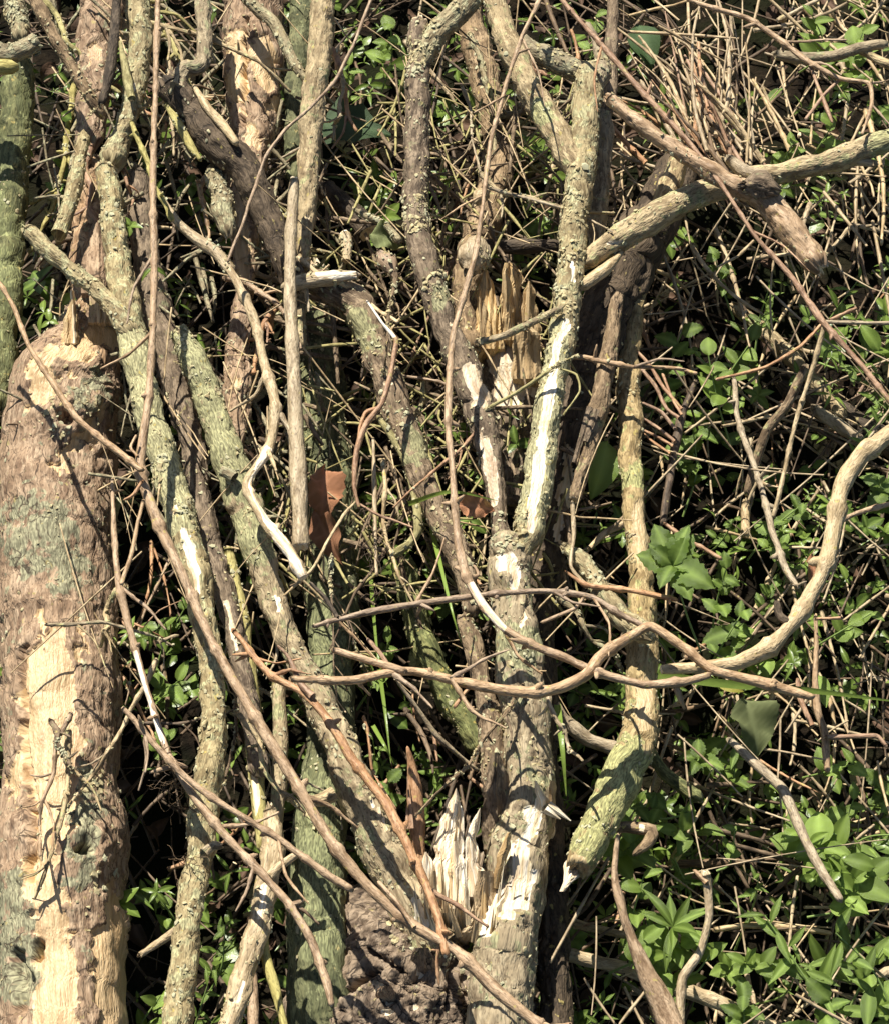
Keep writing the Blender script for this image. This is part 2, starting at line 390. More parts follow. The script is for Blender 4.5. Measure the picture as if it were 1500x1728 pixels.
    for e, ring in ((0, idx[0]), (1, idx[-1])):
        kind_e = ends[e]; c = P[0] if e == 0 else P[-1]; tdir = -T[0] if e == 0 else T[-1]; r = R[0] if e == 0 else R[-1]
        if kind_e == 'open': continue
        ctr = c + tdir * (r * ({'taper': 0.9, 'rag': 0.55}.get(kind_e, 0.10)))
        if kind_e != 'taper':
            ring2 = []
            for kk, vi in enumerate(ring):
                v = np.array(V[vi]); jag = 0.0
                if kind_e == 'rag': jag = r * (0.35 + 0.9 * abs(noise(np.array([kk * 0.35, sd, e * 3.0]), sd)))
                if kind_e == 'break': jag = r * (0.5 * abs(noise(np.array([kk * 0.9, sd, e * 3.0]), sd)) + 0.25 * rnd.random())
                p = c + (v - c) * (0.55 if kind_e == 'rag' else 0.86) + tdir * (jag + r * 0.06); ring2.append(len(V)); V.append(tuple(p))
                bare_l.append(0.45 if kind_e == 'rag' else 1.0); lich_l.append(0.0); q = bc[vi]; bc.append([q[0], q[1], q[2] + 0.003])
            rr = list(ring); 
            for kk in range(seg):
                F.append([rr[kk], rr[(kk + 1) % seg], ring2[(kk + 1) % seg], ring2[kk]])
            ring = ring2
            if kind_e == 'break': ctr = c - tdir * r * 0.3
        ci = len(V); V.append(tuple(ctr)); bare_l.append({'taper': 0.0, 'rag': 0.6}.get(kind_e, 1.0)); lich_l.append(0.0); bc.append([sd * 0.713, sd * 0.713, s[0 if e == 0 else -1] + sd * 0.713])
        for kk in range(seg): F.append([ring[kk], ring[(kk + 1) % seg], ci])
    for q in node_s:
        if rm < 0.0017 or rnd.random() < 0.35: continue
        i = int(np.argmin(np.abs(s - q))); 
        for rep_ in range(rnd.choice([1, 1, 2])):
            an = rnd.uniform(0, 6.28); side = N[i] * math.cos(an) + B[i] * math.sin(an); ln = R[i] * rnd.choice([1.0, 1.5, 2.0, 4.0] if rm < .004 else [.6, .8, 1.1])
            dv = side + T[i] * rnd.uniform(-.8, .8); dv /= np.linalg.norm(dv); e1 = np.cross(dv, T[i]); e1 /= np.linalg.norm(e1) + 1e-9; e2 = np.cross(dv, e1); b0 = len(V); c0 = P[i] + side * R[i] * .6
            for h in range(3):
                rr = R[i] * (.55, .5, .18)[h]; cc = c0 + dv * ln * h / 2
                for g in range(5):
                    aa = g * 1.2566; V.append(tuple(cc + rr * (e1 * math.cos(aa) + e2 * math.sin(aa)))); bare_l.append(0.0); lich_l.append(0.0); bc.append([aa * R[i], rr, h * ln / 2 + q])
            for h in range(2):
                for g in range(5): F.append([b0 + h * 5 + g, b0 + h * 5 + (g + 1) % 5, b0 + h * 5 + 5 + (g + 1) % 5, b0 + h * 5 + 5 + g])
            F.append([b0 + 10 + g for g in range(5)])
    org = P[0] if parent is None else None
    ob = mesh_obj(name, V, F, M[style], parent, {'bare': bare_l, 'lich': lich_l, 'bco': np.array(bc)}, origin=org)
    if parent is None: ORG[ob.name] = np.array(P[0])
    else: ORG[ob.name] = ORG[parent.name]
    if kind: ob['kind'] = kind
    crust = int(crust * 1.8)
    if crust or crust_at:
        pts_, nor_, sz = [], [], []
        Vg = np.array(V[:n * seg]).reshape(n, seg, 3)
        def put(i, j, scl):
            pts_.append(Vg[i, j]); nor_.append(D[i, j] / (np.linalg.norm(D[i, j]) + 1e-9)); sz.append(scl)
        cl = fbm(bco * 28, sd + 77, 3)
        tries = 0
        while len(pts_) < crust and tries < crust * 30:
            tries += 1; i = int(nr.integers(n)); j = int(nr.integers(seg))
            if ca[j] < -0.4 or bf[i, j] > 0.3: continue
            if cl[i, j] + 0.35 * rnd.random() < 0.22: continue
            put(i, j, rnd.uniform(0.0006, 0.0023))
        for (cx, cy, cr, cn) in crust_at:
            dd = np.hypot(px - cx, py - cy); ii, jj = np.where((dd < cr) & (ca[None, :] > -0.3) & (bf < .2))
            if len(ii) == 0: continue
            for q in range(cn):
                k = int(nr.integers(len(ii))); put(ii[k], jj[k], rnd.uniform(0.0008, 0.0030))
        if pts_: crumbs('lichen_crust', pts_, nor_, sz, ob)
    return ob

ICO_V = None
def crumbs(name, pts, nor, sz, parent):
    ph = (1 + 5 ** 0.5) / 2
    iv = np.array([(-1, ph, 0), (1, ph, 0), (-1, -ph, 0), (1, -ph, 0), (0, -1, ph), (0, 1, ph), (0, -1, -ph), (0, 1, -ph), (ph, 0, -1), (ph, 0, 1), (-ph, 0, -1), (-ph, 0, 1)]) / 1.9
    fi = np.array([(0, 11, 5), (0, 5, 1), (0, 1, 7), (0, 7, 10), (0, 10, 11), (1, 5, 9), (5, 11, 4), (11, 10, 2), (10, 7, 6), (7, 1, 8), (3, 9, 4), (3, 4, 2), (3, 2, 6), (3, 6, 8), (3, 8, 9), (4, 9, 5), (2, 4, 11), (6, 2, 10), (8, 6, 7), (9, 8, 1)])
    V, F = [], []
    for p, nn, s_ in zip(pts, nor, sz):
        sc = nr.uniform(0.45, 1.5, (12, 1)) * np.array([nr.uniform(0.5, 1.5), nr.uniform(0.5, 1.5), nr.uniform(0.25, 0.7)])
        v = iv * sc * s_
        q = Vector(nn).to_track_quat('Z', 'Y').to_matrix(); q = np.array(q) @ np.array(Matrix.Rotation(rnd.uniform(0, 6.28), 3, 'Z'))
        F.append(fi + 12 * len(V)); V.append(v @ q.T + p + np.array(nn) * s_ * 0.25)
    V = np.vstack(V); F = np.vstack(F).tolist()
    o = mesh_obj(name, V, F, M['crust'], parent, smooth=False); o['kind'] = 'stuff'
    return o

def blade(name, style, p0, p1, w0, th, parent, bend=0.0, bare=0.0, tipw=0.12, twist=0.0):
    """a split sliver of wood with a jagged fibre end: p0, p1 = (px, py, z); w0 = width px at the foot; th = thickness m"""
    A, k0 = at(*p0); Bp, k1 = at(*p1); w = w0 * S * k0; n = 9
    K = 2 if name == 'bark_flake' else max(2, min(5, int(w0 / 11))); Ln = np.linalg.norm(Bp - A)
    T = (Bp - A) / Ln; v = CAM - A; v /= np.linalg.norm(v); N = v - (v @ T) * T; N /= np.linalg.norm(N); X = np.cross(T, N)
    ctr = rnd.uniform(.3, .7); V, bc, F = [], [], []
    end = [max(.25, 1 - (1.5 - tipw) * abs((k + .5) / K - ctr) ** 1.2 * rnd.uniform(.5, 1.3) - rnd.uniform(0, .18)) for k in range(K)]
    tilt = [rnd.uniform(-.5, .5) for k in range(K)]; lift = [rnd.uniform(0, .5) for k in range(K)]
    for k in range(K):                       # each fibre bundle is a thin tapering prism, side by side
        b0 = len(V); x0 = -0.5 + k / K - .1; x1 = x0 + 1.35 / K
        for i in range(n):
            t = i / (n - 1); l = t * end[k]; an = twist * l + tilt[k] * .5
            pinch = 1 - (.25 if name == 'bark_flake' else .8) * max(0, (t - .25) / .75) ** 1.3; wa = 1 - (1 - tipw) * .45 * l
            xm = (x0 + x1) / 2 * wa + .04 * tilt[k] * l; hw = (x1 - x0) / 2 * wa * pinch
            c = A + T * Ln * l + N * (bend * l * l + th * lift[k] * .5 + .0012 * math.sin(5 * l + k)) + X * w * xm
            Xi = X * math.cos(an) + N * math.sin(an); Ni = N * math.cos(an) - X * math.sin(an); tt = th * .5 * (1 - .7 * l) * (.6 + .4 * pinch)
            for (a_, b_) in ((-1, .2), (0, 1), (1, .3), (.3, -1)):
                V.append(c + Xi * a_ * hw * w + Ni * b_ * tt); bc.append((xm * w + a_ * hw * w, b_ * tt, l * Ln))
        for i in range(n - 1):
            for j in range(4): F.append((b0 + i * 4 + j, b0 + i * 4 + (j + 1) % 4, b0 + i * 4 + 4 + (j + 1) % 4, b0 + i * 4 + 4 + j))
        F.append((b0 + 3, b0 + 2, b0 + 1, b0)); F.append(tuple(b0 + (n - 1) * 4 + j for j in range(4)))
    return mesh_obj(name, V, F, M[style], parent, {'bare': [bare] * len(V), 'lich': [0.0] * len(V), 'bco': np.array(bc) + rnd.random()}, smooth=False)

def shard(name, style, z, rows, th, parent, bow=0.004, cols=15):
    """a torn plate of wood: rows of (photo y, left x, right x) from foot to tip, lifted to heights z = (foot, tip)"""
    SEED[0] += 1; sd = SEED[0]; ys = np.array([r[0] for r in rows], float); n = max(14, int(abs(ys[-1] - ys[0]) / 5)); t = np.linspace(0, 1, n)
    ti = (ys - ys[0]) / (ys[-1] - ys[0]); xl = np.interp(t, ti, [r[1] for r in rows]); xr = np.interp(t, ti, [r[2] for r in rows]); yy = ys[0] + t * (ys[-1] - ys[0])
    wob = 5.0 * np.array([noise(np.array([q * n / 3, sd, 0.5])) for q in t]); xl = xl + wob; xr = xr + 5.0 * np.array([noise(np.array([q * n / 3, sd, 9.5])) for q in t])
    V, bc, F = [], [], []
    for side in (1, -1):
        for i in range(n):
            for j in range(cols):
                u = j / (cols - 1); x = xl[i] + (xr[i] - xl[i]) * u; p, k = at(x, yy[i], z[0] + (z[1] - z[0]) * t[i] - .035 * max(0, 1 - t[i] / .18))
                v = (CAM - p) / np.linalg.norm(CAM - p); ed = math.sin(math.pi * u)
                rel = th * (.25 + .75 * ed ** .5) * .5 * side + (.55 * th * float(noise(np.array([x * .30, yy[i] * .018, sd * 1.7])) + .5 * noise(np.array([x * .12, yy[i] * .03, sd * 2.7]))) if side > 0 else 0)
                V.append(p + v * (rel + bow * (ed - .5) + .5 * bow * math.sin(t[i] * 4 + sd))); bc.append((u * .03 + sd, side * th, t[i] * .1))
    m = n * cols
    for i in range(n - 1):
        for j in range(cols - 1):
            a = i * cols + j; F.append((a, a + 1, a + cols + 1, a + cols)); F.append((m + a + cols, m + a + cols + 1, m + a + 1, m + a))
        for j in (0, cols - 1):
            a = i * cols + j; F.append((a, a + cols, m + a + cols, m + a) if j == 0 else (m + a, m + a + cols, a + cols, a))
    for i in (0, n - 1):
        for j in range(cols - 1):
            a = i * cols + j; F.append((m + a, m + a + 1, a + 1, a) if i == 0 else (a, a + 1, m + a + 1, m + a))
    return mesh_obj(name, V, F, M[style], parent, {'bare': [1.0 if style == 'white' else 0.0] * len(V), 'lich': [0.0] * len(V), 'bco': np.array(bc)}, smooth=False)

def hairs(name, style, spots, parent, n, ln, r=0.0005, down=0.3):
    """wispy rootlets sprouting at spots (px, py, z): one uncountable tuft"""
    V, F, bc = [], [], []
    for (x, y, z) in spots:
        p0, _ = at(x, y, z)
        for _ in range(n):
            p = p0 + nr.normal(0, 0.004, 3); d = nr.normal(0, 1, 3) - np.array([0, 0, down]); d /= np.linalg.norm(d)
            m = 8; path = []
            for k in range(m):
                path.append(p.copy()); d = d + nr.normal(0, 0.45, 3); d /= np.linalg.norm(d); p = p + d * ln * rnd.uniform(0.6, 1.3) / m
            path = np.array(path); T, N, B = frames(path); b0 = len(V)
            for k in range(m):
                rr = r * (1 - 0.6 * k / m)
                for q in range(3):
                    an = q * 2.094; V.append(path[k] + rr * (N[k] * math.cos(an) + B[k] * math.sin(an))); bc.append((an * r, 0, k * ln / m))
            for k in range(m - 1):
                for q in range(3): F.append((b0 + k * 3 + q, b0 + k * 3 + (q + 1) % 3, b0 + k * 3 + 3 + (q + 1) % 3, b0 + k * 3 + 3 + q))
    o = mesh_obj(name, V, F, M[style], parent, {'bare': [0.0] * len(V), 'lich': [0.0] * len(V), 'bco': np.array(bc)}); o['kind'] = 'stuff'
    return o

def zed(pts, z):
    """(x, y, r) -> (x, y, z, r); z a number or a (first, last) pair"""
    n = len(pts)
    if isinstance(z, tuple): return [(x, y, z[0] + (z[1] - z[0]) * i / (n - 1), r) for i, (x, y, r) in enumerate(pts)]
    return [(x, y, z, r) for (x, y, r) in pts]
def wood(name, label, cat, style, z, pts, group=None, part='stem', kids=(), tufts=(), splinters=(), tear=None, **kw):
    """a loose branch or twig: a single mesh, or an Empty with stem + side twigs"""
    if cat == 'twig':
        pts = [(x, y, r * .80) for x, y, r in pts]; kids = [(k[0], k[1], k[2], [(x, y, r * .80) for x, y, r in k[3]], *k[4:]) for k in kids]
    if cat == 'twig' and kw.get('nodes') and len(pts) > 6:
        kids = list(kids); Pz = zed(pts, z)
        for q in range(rnd.choice([2, 3, 4])):
            i = rnd.randrange(1, len(pts) - 1); (x, y, zz, r) = Pz[i]; dx, dy = Pz[i + 1][0] - Pz[i - 1][0], Pz[i + 1][1] - Pz[i - 1][1]
            a = math.atan2(dy, dx) + rnd.choice([-1, 1]) * rnd.uniform(.35, 1.0); L = rnd.uniform(35, 130); b = rnd.uniform(-.5, .5)
            kids.append(('side_twig', style, (zz, zz + rnd.uniform(-.03, .03)), [(x, y, r * .55), (x + L * .5 * math.cos(a), y + L * .5 * math.sin(a), r * .42), (x + L * .5 * math.cos(a) + L * .5 * math.cos(a + b), y + L * .5 * math.sin(a) + L * .5 * math.sin(a + b), r * .25)], dict(nodes=.025)))
    P = zed(pts, z)
    if not kids and not tufts and not splinters and not tear:
        return tag(tube(name, style, P, None, **kw), label, cat, group)
    p0, _ = at(*P[0][:3]); root = thing(name, label, cat, p0, group)
    tube(part, style, P, root, **kw)
    for k in kids:
        nm, st, zz, pp = k[:4]; opt = k[4] if len(k) > 4 else {}
        tube(nm, st, zed(pp, zz), root, **opt)
    for (nm, st, sp, n, ln) in tufts: hairs(nm, st, sp, root, n, ln)
    if tear: shard('splinter', 'white', (.20, .245), tear, .009, root)
    for sp in splinters: blade(*sp[:2], *sp[2:6], root, **(sp[6] if len(sp) > 6 else {}))
    return root

# ------------------------------------------------------------------ the big peeled log on the left
p0, _ = at(110, 1900, 0.17)
LOG = thing('log', 'thick peeling log with cream bare wood along the left edge', 'log', p0)
tube('trunk', 'log', [(112, 1960, .165, 118), (110, 1728, .168, 112), (104, 1560, .17, 108), (104, 1430, .17, 112), (100, 1300, .172, 102), (100, 1150, .173, 103), (96, 1000, .175, 97), (95, 860, .178, 94), (98, 760, .18, 97), (102, 700, .182, 99), (112, 650, .184, 93), (132, 605, .186, 74), (150, 560, .19, 55), (160, 515, .195, 44), (162, 480, .198, 38)], LOG,
     ends=('cut', 'rag'), rough=0.075, crust=160, wig=.04, bark_h=.002, plate=.0014, strip=.0045, edge=.07,
     bare=[[(92, 1060, 16), (88, 1110, 40), (80, 1190, 54), (82, 1280, 52), (88, 1350, 46), (72, 1430, 26), (70, 1500, 28), (92, 1560, 26), (98, 1630, 42), (92, 1728, 44), (85, 1960, 30)], [(198, 1490, 14), (188, 1580, 26), (200, 1680, 34), (208, 1760, 32), (205, 1900, 30)],
           [(50, 685, 18), (72, 650, 20)], [(98, 775, 12), (152, 735, 14)], [(30, 1290, 14), (18, 1340, 16)], [(172, 705, 12)], [(70, 1050, 9)], [(120, 590, 22), (150, 570, 30), (175, 540, 22)], [(90, 610, 14), (60, 625, 10)], [(135, 1040, 6), (140, 1100, 5)]],
     lich=[[(60, 900, 70), (110, 950, 50)], [(20, 1500, 40), (15, 1640, 50)], [(150, 1330, 30), (130, 1500, 22)], [(150, 660, 40)]],
     knots=[(112, 705, 40, .018), (142, 1430, 46, .016), (60, 1180, 14, .003), (175, 770, 28, .007), (70, 620, 26, .009), (150, 610, 24, .010), (180, 660, 24, .008), (30, 1000, 22, .005), (40, 790, 26, .006), (165, 1010, 20, .004), (175, 1250, 22, .004)],
     cracks=[[(36, 1090, 6), (34, 1240, 8), (44, 1330, 12), (50, 1400, 10), (52, 1480, 10)], [(26, 1610, 12), (36, 1660, 18), (30, 1700, 14)], [(63, 1588, 8), (62, 1612, 10)], [(112, 705, 16)], [(140, 1436, 12)]], crust_at=[(150, 1330, 40, 40), (175, 1480, 30, 20), (120, 700, 50, 60)])
tube('broken_neck', 'log', [(140, 640, .195, 60), (155, 585, .20, 52), (160, 530, .203, 44), (163, 470, .203, 37), (160, 400, .20, 32), (152, 340, .198, 26), (156, 280, .195, 20)], LOG, ends=('open', 'rag'), rough=0.3, bark_h=.005, crust=60, bare=[[(180, 560, 30), (150, 530, 18)], [(165, 450, 14)]])
for rows, st in [([(600, 96, 128), (560, 104, 134), (530, 112, 132), (505, 118, 126)], 'splinter'),
                 ([(600, 118, 132), (540, 119, 130), (500, 121, 127), (490, 122, 125)], 'white'), ([(560, 150, 200), (520, 150, 192), (490, 156, 180), (470, 160, 172)], 'splinter')]:
    shard('splinter', st, (.232, .245), rows, .006, LOG, bow=.008)
shard('bark_flake', 'log', (.235, .232), [(520, 138, 182), (470, 136, 190), (430, 140, 188), (395, 150, 178), (375, 160, 170)], .004, LOG, bow=.012)

# ------------------------------------------------------------------ the torn stump and its stems
p0, _ = at(700, 1900, 0.1)
ST = thing('coppice_stump', 'torn grey stump with white split wood and long forked stems, bottom centre', 'stump', p0)
tube('base', 'grey', [(690, 2000, .10, 215), (690, 1800, .11, 212), (690, 1700, .122, 200), (695, 1640, .132, 176), (705, 1590, .14, 146), (730, 1540, .148, 108), (760, 1490, .15, 60)], ST, flat=0.72, rough=0.16, bark_h=.008, seg=240, wig=.03, plate=.007,
     knots=[(640, 1610, 60, .018), (860, 1690, 50, .018), (560, 1700, 60, .016), (740, 1680, 40, .014), (690, 1600, 40, .010)], bare=[[(745, 1530, 45), (790, 1560, 30)], [(715, 1620, 10)], [(650, 1690, 12)], [(700, 1700, 10)], [(560, 1670, 9)]], crust=140,
     cracks=[[(790, 1600, 6), (760, 1640, 8), (755, 1700, 10)], [(570, 1690, 5), (640, 1640, 7)], [(620, 1600, 4), (680, 1640, 6)]], crust_at=[(770, 1590, 60, 90), (700, 1570, 40, 40)])
sl = tube('stem', 'moss', [(560, 1760, .15, 70), (540, 1640, .17, 58), (535, 1500, .172, 48), (545, 1380, .168, 46), (555, 1250, .155, 40), (558, 1100, .15, 42), (562, 960, .15, 43), (555, 800, .15, 43), (540, 640, .15, 42), (525, 520, .15, 38), (520, 470, .15, 34)], ST, ends=('open', 'break'), crust=160,
     lich=[[(530, 1560, 60), (530, 1350, 50)], [(550, 1010, 30), (545, 1120, 40)], [(540, 640, 22), (530, 720, 20)]])
sl['label'] = 'mossy green stem lying under the straight pole'
sm_ = tube('stem', 'tan', [(730, 1600, .185, 44), (690, 1520, .20, 38), (650, 1440, .21, 36), (608, 1345, .22, 34), (572, 1260, .225, 29), (520, 1150, .23, 24), (478, 1060, .235, 23), (448, 970, .24, 25), (420, 880, .245, 29), (395, 800, .25, 29), (365, 705, .255, 26), (335, 625, .258, 23), (300, 560, .26, 18)], ST, ends=('open', 'cut'), crust=260,
     lich=[[(400, 800, 60), (340, 640, 50), (310, 570, 40)], [(430, 900, 50)]], bare=[[(648, 1400, 4), (632, 1350, 4)], [(470, 1040, 4), (462, 1010, 3)], [(700, 1520, 9), (725, 1570, 12)]], knots=[(600, 1345, 25, .004), (395, 830, 20, .003)])
tube('pruned_stub', 'lichen', zed([(396, 806, 12), (384, 798, 11), (374, 794, 10)], .272), sm_, ends=('open', 'cut'))
tube('pruned_stub', 'tan', zed([(565, 1340, 14), (545, 1350, 12), (530, 1352, 9)], .24), sm_, ends=('open', 'break'))
sn = tube('stem', 'tan', [(838, 1820, .19, 56), (845, 1680, .20, 56), (852, 1580, .208, 54), (866, 1490, .216, 50), (882, 1410, .222, 46), (892, 1340, .228, 42), (888, 1220, .236, 40), (878, 1110, .242, 40), (868, 1030, .246, 38), (856, 960, .25, 36), (850, 912, .252, 26)], ST, ends=('open', 'taper'), crust=160,
     bare=[[(855, 945, 20), (866, 985, 10)], [(890, 1380, 8), (880, 1440, 15), (868, 1500, 15), (856, 1560, 8)], [(838, 1500, 10), (822, 1570, 12)], [(895, 1460, 7), (885, 1540, 8)], [(905, 1390, 12), (915, 1340, 9)], [(884, 1030, 4), (882, 1060, 5)], [(850, 1430, 16)]],
     lich=[[(870, 1090, 40)], [(905, 1320, 22)]], knots=[(882, 1435, 22, .004), (860, 1110, 12, .002), (900, 1310, 22, .003)], crust_at=[(855, 905, 30, 60), (855, 1010, 30, 20), (905, 1310, 25, 16), (840, 1400, 25, 30), (880, 1120, 25, 18)])
tube('fork', 'lichen', [(862, 960, .252, 18), (895, 890, .256, 24), (912, 790, .26, 25), (925, 690, .264, 23), (945, 580, .268, 23), (960, 480, .272, 21), (968, 390, .276, 22), (978, 300, .28, 25), (985, 220, .282, 24), (990, 130, .284, 24), (985, 112, .284, 16)], sn, ends=('open', 'taper'), crust=220,
     edge=.5, bare=[[(893, 885, 11), (910, 780, 13), (921, 690, 12), (936, 600, 12), (955, 540, 7)], [(962, 440, 6), (965, 470, 6)]], crust_at=[(945, 510, 30, 50), (960, 420, 26, 60), (965, 340, 26, 50), (975, 280, 26, 40), (880, 880, 24, 40)],
     lich=[[(900, 850, 40), (930, 560, 30)]])
tube('fork', 'tan', [(980, 300, .282, 18), (955, 255, .284, 24), (925, 200, .286, 24), (890, 140, .288, 22), (862, 80, .288, 22), (840, 20, .288, 20), (815, -60, .288, 18)], sn, ends=('open', 'cut'), crust=60, lich=[[(915, 190, 22)]])
tube('fork', 'lichen', [(990, 125, .285, 20), (955, 112, .286, 19), (915, 92, .286, 17), (880, 72, .286, 15)], sn, ends=('open', 'cut'), crust=50)
tube('fork', 'tan', [(1000, 150, .285, 14), (1015, 115, .286, 16), (1012, 95, .287, 11), (1005, 70, .288, 8), (990, 40, .29, 5)], sn, ends=('open', 'taper'), crust=20)
tube('fork', 'brown', [(850, 930, .25, 15), (838, 840, .253, 15), (824, 760, .256, 20), (806, 680, .258, 24), (772, 600, .262, 25), (742, 530, .265, 22), (722, 460, .268, 22), (702, 385, .27, 22), (704, 290, .272, 21), (706, 190, .274, 20), (706, 90, .276, 20), (708, 40, .276, 16)], sn, ends=('open', 'break'), crust=140,
     bare=[[(815, 735, 9), (825, 790, 11), (832, 850, 7)], [(790, 620, 12), (812, 670, 14)], [(760, 545, 6)]], crust_at=[(702, 360, 34, 110), (690, 95, 34, 90), (740, 480, 26, 40), (715, 280, 24, 20)], lich=[[(740, 500, 18)]])
tube('fork', 'lichen', [(706, 110, .278, 16), (735, 60, .282, 20), (770, 25, .286, 22), (830, -40, .29, 22)], sn, ends=('open', 'cut'), crust=80)
for z, th, rows in [((.20, .25), .007, [(1580, 730, 800), (1530, 728, 792), (1480, 726, 786), (1440, 732, 784), (1400, 742, 782), (1370, 752, 779), (1345, 762, 775), (1330, 767, 771)]), ((.21, .246), .005, [(1560, 760, 800), (1500, 756, 786), (1450, 760, 780), (1420, 764, 772)]), ((.205, .24), .004, [(1570, 715, 745), (1510, 722, 740), (1470, 728, 736)]),
                 ((.21, .255), .006, [(1550, 782, 850), (1510, 781, 836), (1460, 782, 812), (1420, 786, 806), (1385, 797, 811), (1364, 806, 811)]), ((.20, .238), .005, [(1560, 700, 750), (1500, 708, 736), (1460, 714, 728), (1438, 718, 722)]),
                 ((.225, .264), .004, [(1520, 820, 842), (1470, 832, 850), (1430, 846, 860), (1405, 856, 862)]), ((.20, .262), .005, [(1420, 884, 932), (1380, 896, 932), (1350, 900, 928), (1330, 898, 912), (1318, 899, 905)]),
                 ((.21, .262), .004, [(1390, 915, 938), (1350, 922, 938), (1318, 927, 933)]), ((.195, .245), .004, [(1600, 760, 850), (1560, 790, 860), (1500, 800, 838), (1470, 806, 826)])]:
    shard('splinter', 'splinter' if th < .005 else 'white', z, rows, th, ST)
blade('splinter', 'white', (922, 1362, .245), (968, 1394, .238), 20, .008, ST)
for (x0, y0, x1, y1, wd, st) in [(708, 1560, 690, 1470, 9, 'white'), (722, 1550, 712, 1450, 8, 'splinter'), (752, 1540, 742, 1420, 7, 'splinter'), (790, 1560, 788, 1440, 8, 'white'), (815, 1560, 822, 1450, 9, 'splinter'), (835, 1560, 846, 1440, 7, 'white'), (858, 1570, 872, 1470, 8, 'white'), (775, 1580, 752, 1500, 10, 'splinter'), (800, 1590, 812, 1510, 11, 'splinter'), (740, 1590, 720, 1530, 12, 'white'), (828, 1600, 836, 1520, 10, 'splinter'), (880, 1560, 890, 1480, 7, 'splinter'), (765, 1570, 770, 1470, 6, 'splinter'), (850, 1520, 838, 1450, 6, 'splinter')]:
    blade('splinter', st, (x0, y0, .215), (x1 + rnd.uniform(-6, 6), y1, rnd.uniform(.245, .262)), wd, .004, ST, bend=rnd.uniform(-.006, .008), twist=rnd.uniform(-.6, .6))
shard('bark_flake', 'brown', (.20, .262), [(1470, 822, 868), (1420, 812, 872), (1370, 812, 868), (1320, 818, 862), (1285, 826, 850), (1270, 832, 842)], .006, ST, bow=.008)
shard('bark_flake', 'grey', (.15, .225), [(1700, 690, 745), (1660, 684, 742), (1620, 690, 735), (1600, 700, 722)], .005, ST, bow=.008)
shard('bark_flake', 'log', (.15, .215), [(1728, 620, 680), (1690, 632, 676), (1665, 640, 662)], .005, ST, bow=.008)

# ------------------------------------------------------------------ other branches, left to right
wood('post', 'dark mossy green pole standing in shade at the far left edge', 'branch', 'moss', (.20, .16), [(30, 110, 26), (28, 200, 28), (20, 330, 30), (12, 450, 30), (5, 560, 26), (-5, 680, 24)], crust=40, lich=[[(15, 450, 30)]])
wood('branch', 'lichen crusted branch end with yellow cut face, top left corner', 'branch', 'lichen', .30, [(-80, 60, 18), (-10, 88, 17), (30, 85, 17), (62, 70, 16)], ends=('cut', 'cut'), crust=60, kids=[('side_twig', 'olive', .30, [(-60, 112, 12), (-10, 113, 12), (20, 112, 11)])])
wood('branch', 'grey green fuzzy branch stub in the top left corner', 'branch', 'lichen', .26, [(10, -60, 16), (25, 10, 18), (35, 60, 14)], crust=90)
wood('branch', 'slim dark branch slanting down through the top left corner', 'branch', 'brown', (.31, .27), [(45, -30, 10), (85, 50, 11), (115, 100, 11), (150, 160, 10), (170, 190, 8)], crust=40)
wood('branch', 'wide pinkish tan branch behind twigs at the top left', 'branch', 'log', .20, [(165, -80, 36), (165, 20, 36), (162, 100, 33), (158, 170, 28), (150, 240, 22)], bare=[[(160, 90, 16)]], crust=50)
wood('twig', 'dark stick beside the pinkish branch at the top left', 'twig', 'dark', .29, [(200, -40, 9), (195, 40, 10), (186, 120, 11), (172, 170, 9)])
wood('branch', 'pale lichen branch right of the dark stick at the top left', 'branch', 'lichen', (.27, .25), [(232, -40, 20), (238, 60, 20), (232, 130, 19), (222, 180, 18), (205, 225, 16), (192, 270, 22)], crust=70, knots=[(190, 272, 20, .006)], bare=[[(225, 150, 8)]])
wood('sliver', 'yellow green pointed sliver near the top left', 'twig', 'olive', .29, [(222, 165, 8), (212, 120, 9), (203, 70, 4)])
wood('twig', 'yellow green twig hugging the long red twig near the top left', 'twig', 'olive', .30, [(222, 205, 5), (240, 250, 6), (262, 310, 6), (290, 370, 6)], nodes=.03)
wood('branch', 'grey green lichen branch with a long side prong, right of the log', 'branch', 'lichen', None or (.27, .26), [(178, 285, 18), (190, 370, 20), (205, 460, 23), (220, 540, 26), (238, 630, 25), (258, 710, 23), (285, 800, 25), (308, 880, 26), (330, 970, 25), (348, 1060, 22), (358, 1150, 21), (362, 1240, 22), (348, 1340, 25), (335, 1440, 23), (318, 1560, 23), (306, 1680, 25), (298, 1800, 25)],
     kids=[('side_prong', 'lichen', .275, [(48, 388, 11), (90, 430, 14), (140, 470, 14), (190, 515, 16), (220, 560, 16)], dict(crust=50)), ('side_prong', 'lichen', .265, [(100, 395, 14), (118, 340, 14), (132, 280, 12), (142, 230, 10)], dict(crust=30)), ('pruned_stub', 'tan', .28, [(345, 1440, 10), (358, 1428, 9), (368, 1428, 8)])],
     crust=260, bare=[[(310, 895, 5), (320, 930, 10), (330, 968, 9), (338, 1005, 4)], [(292, 860, 8)], [(300, 1440, 7), (312, 1420, 5)]], lich=[[(230, 600, 60), (300, 850, 50)]], knots=[(350, 1290, 20, .003), (345, 1430, 20, .003)], crust_at=[(275, 790, 24, 40), (320, 860, 24, 30), (345, 1230, 20, 20)], tufts=[('rootlet', 'oldstraw', [(295, 1320, .29), (300, 1345, .29), (310, 1460, .28)], 10, .035)])  # longest bare chain paints a sunlit whitish patch, not peeled wood
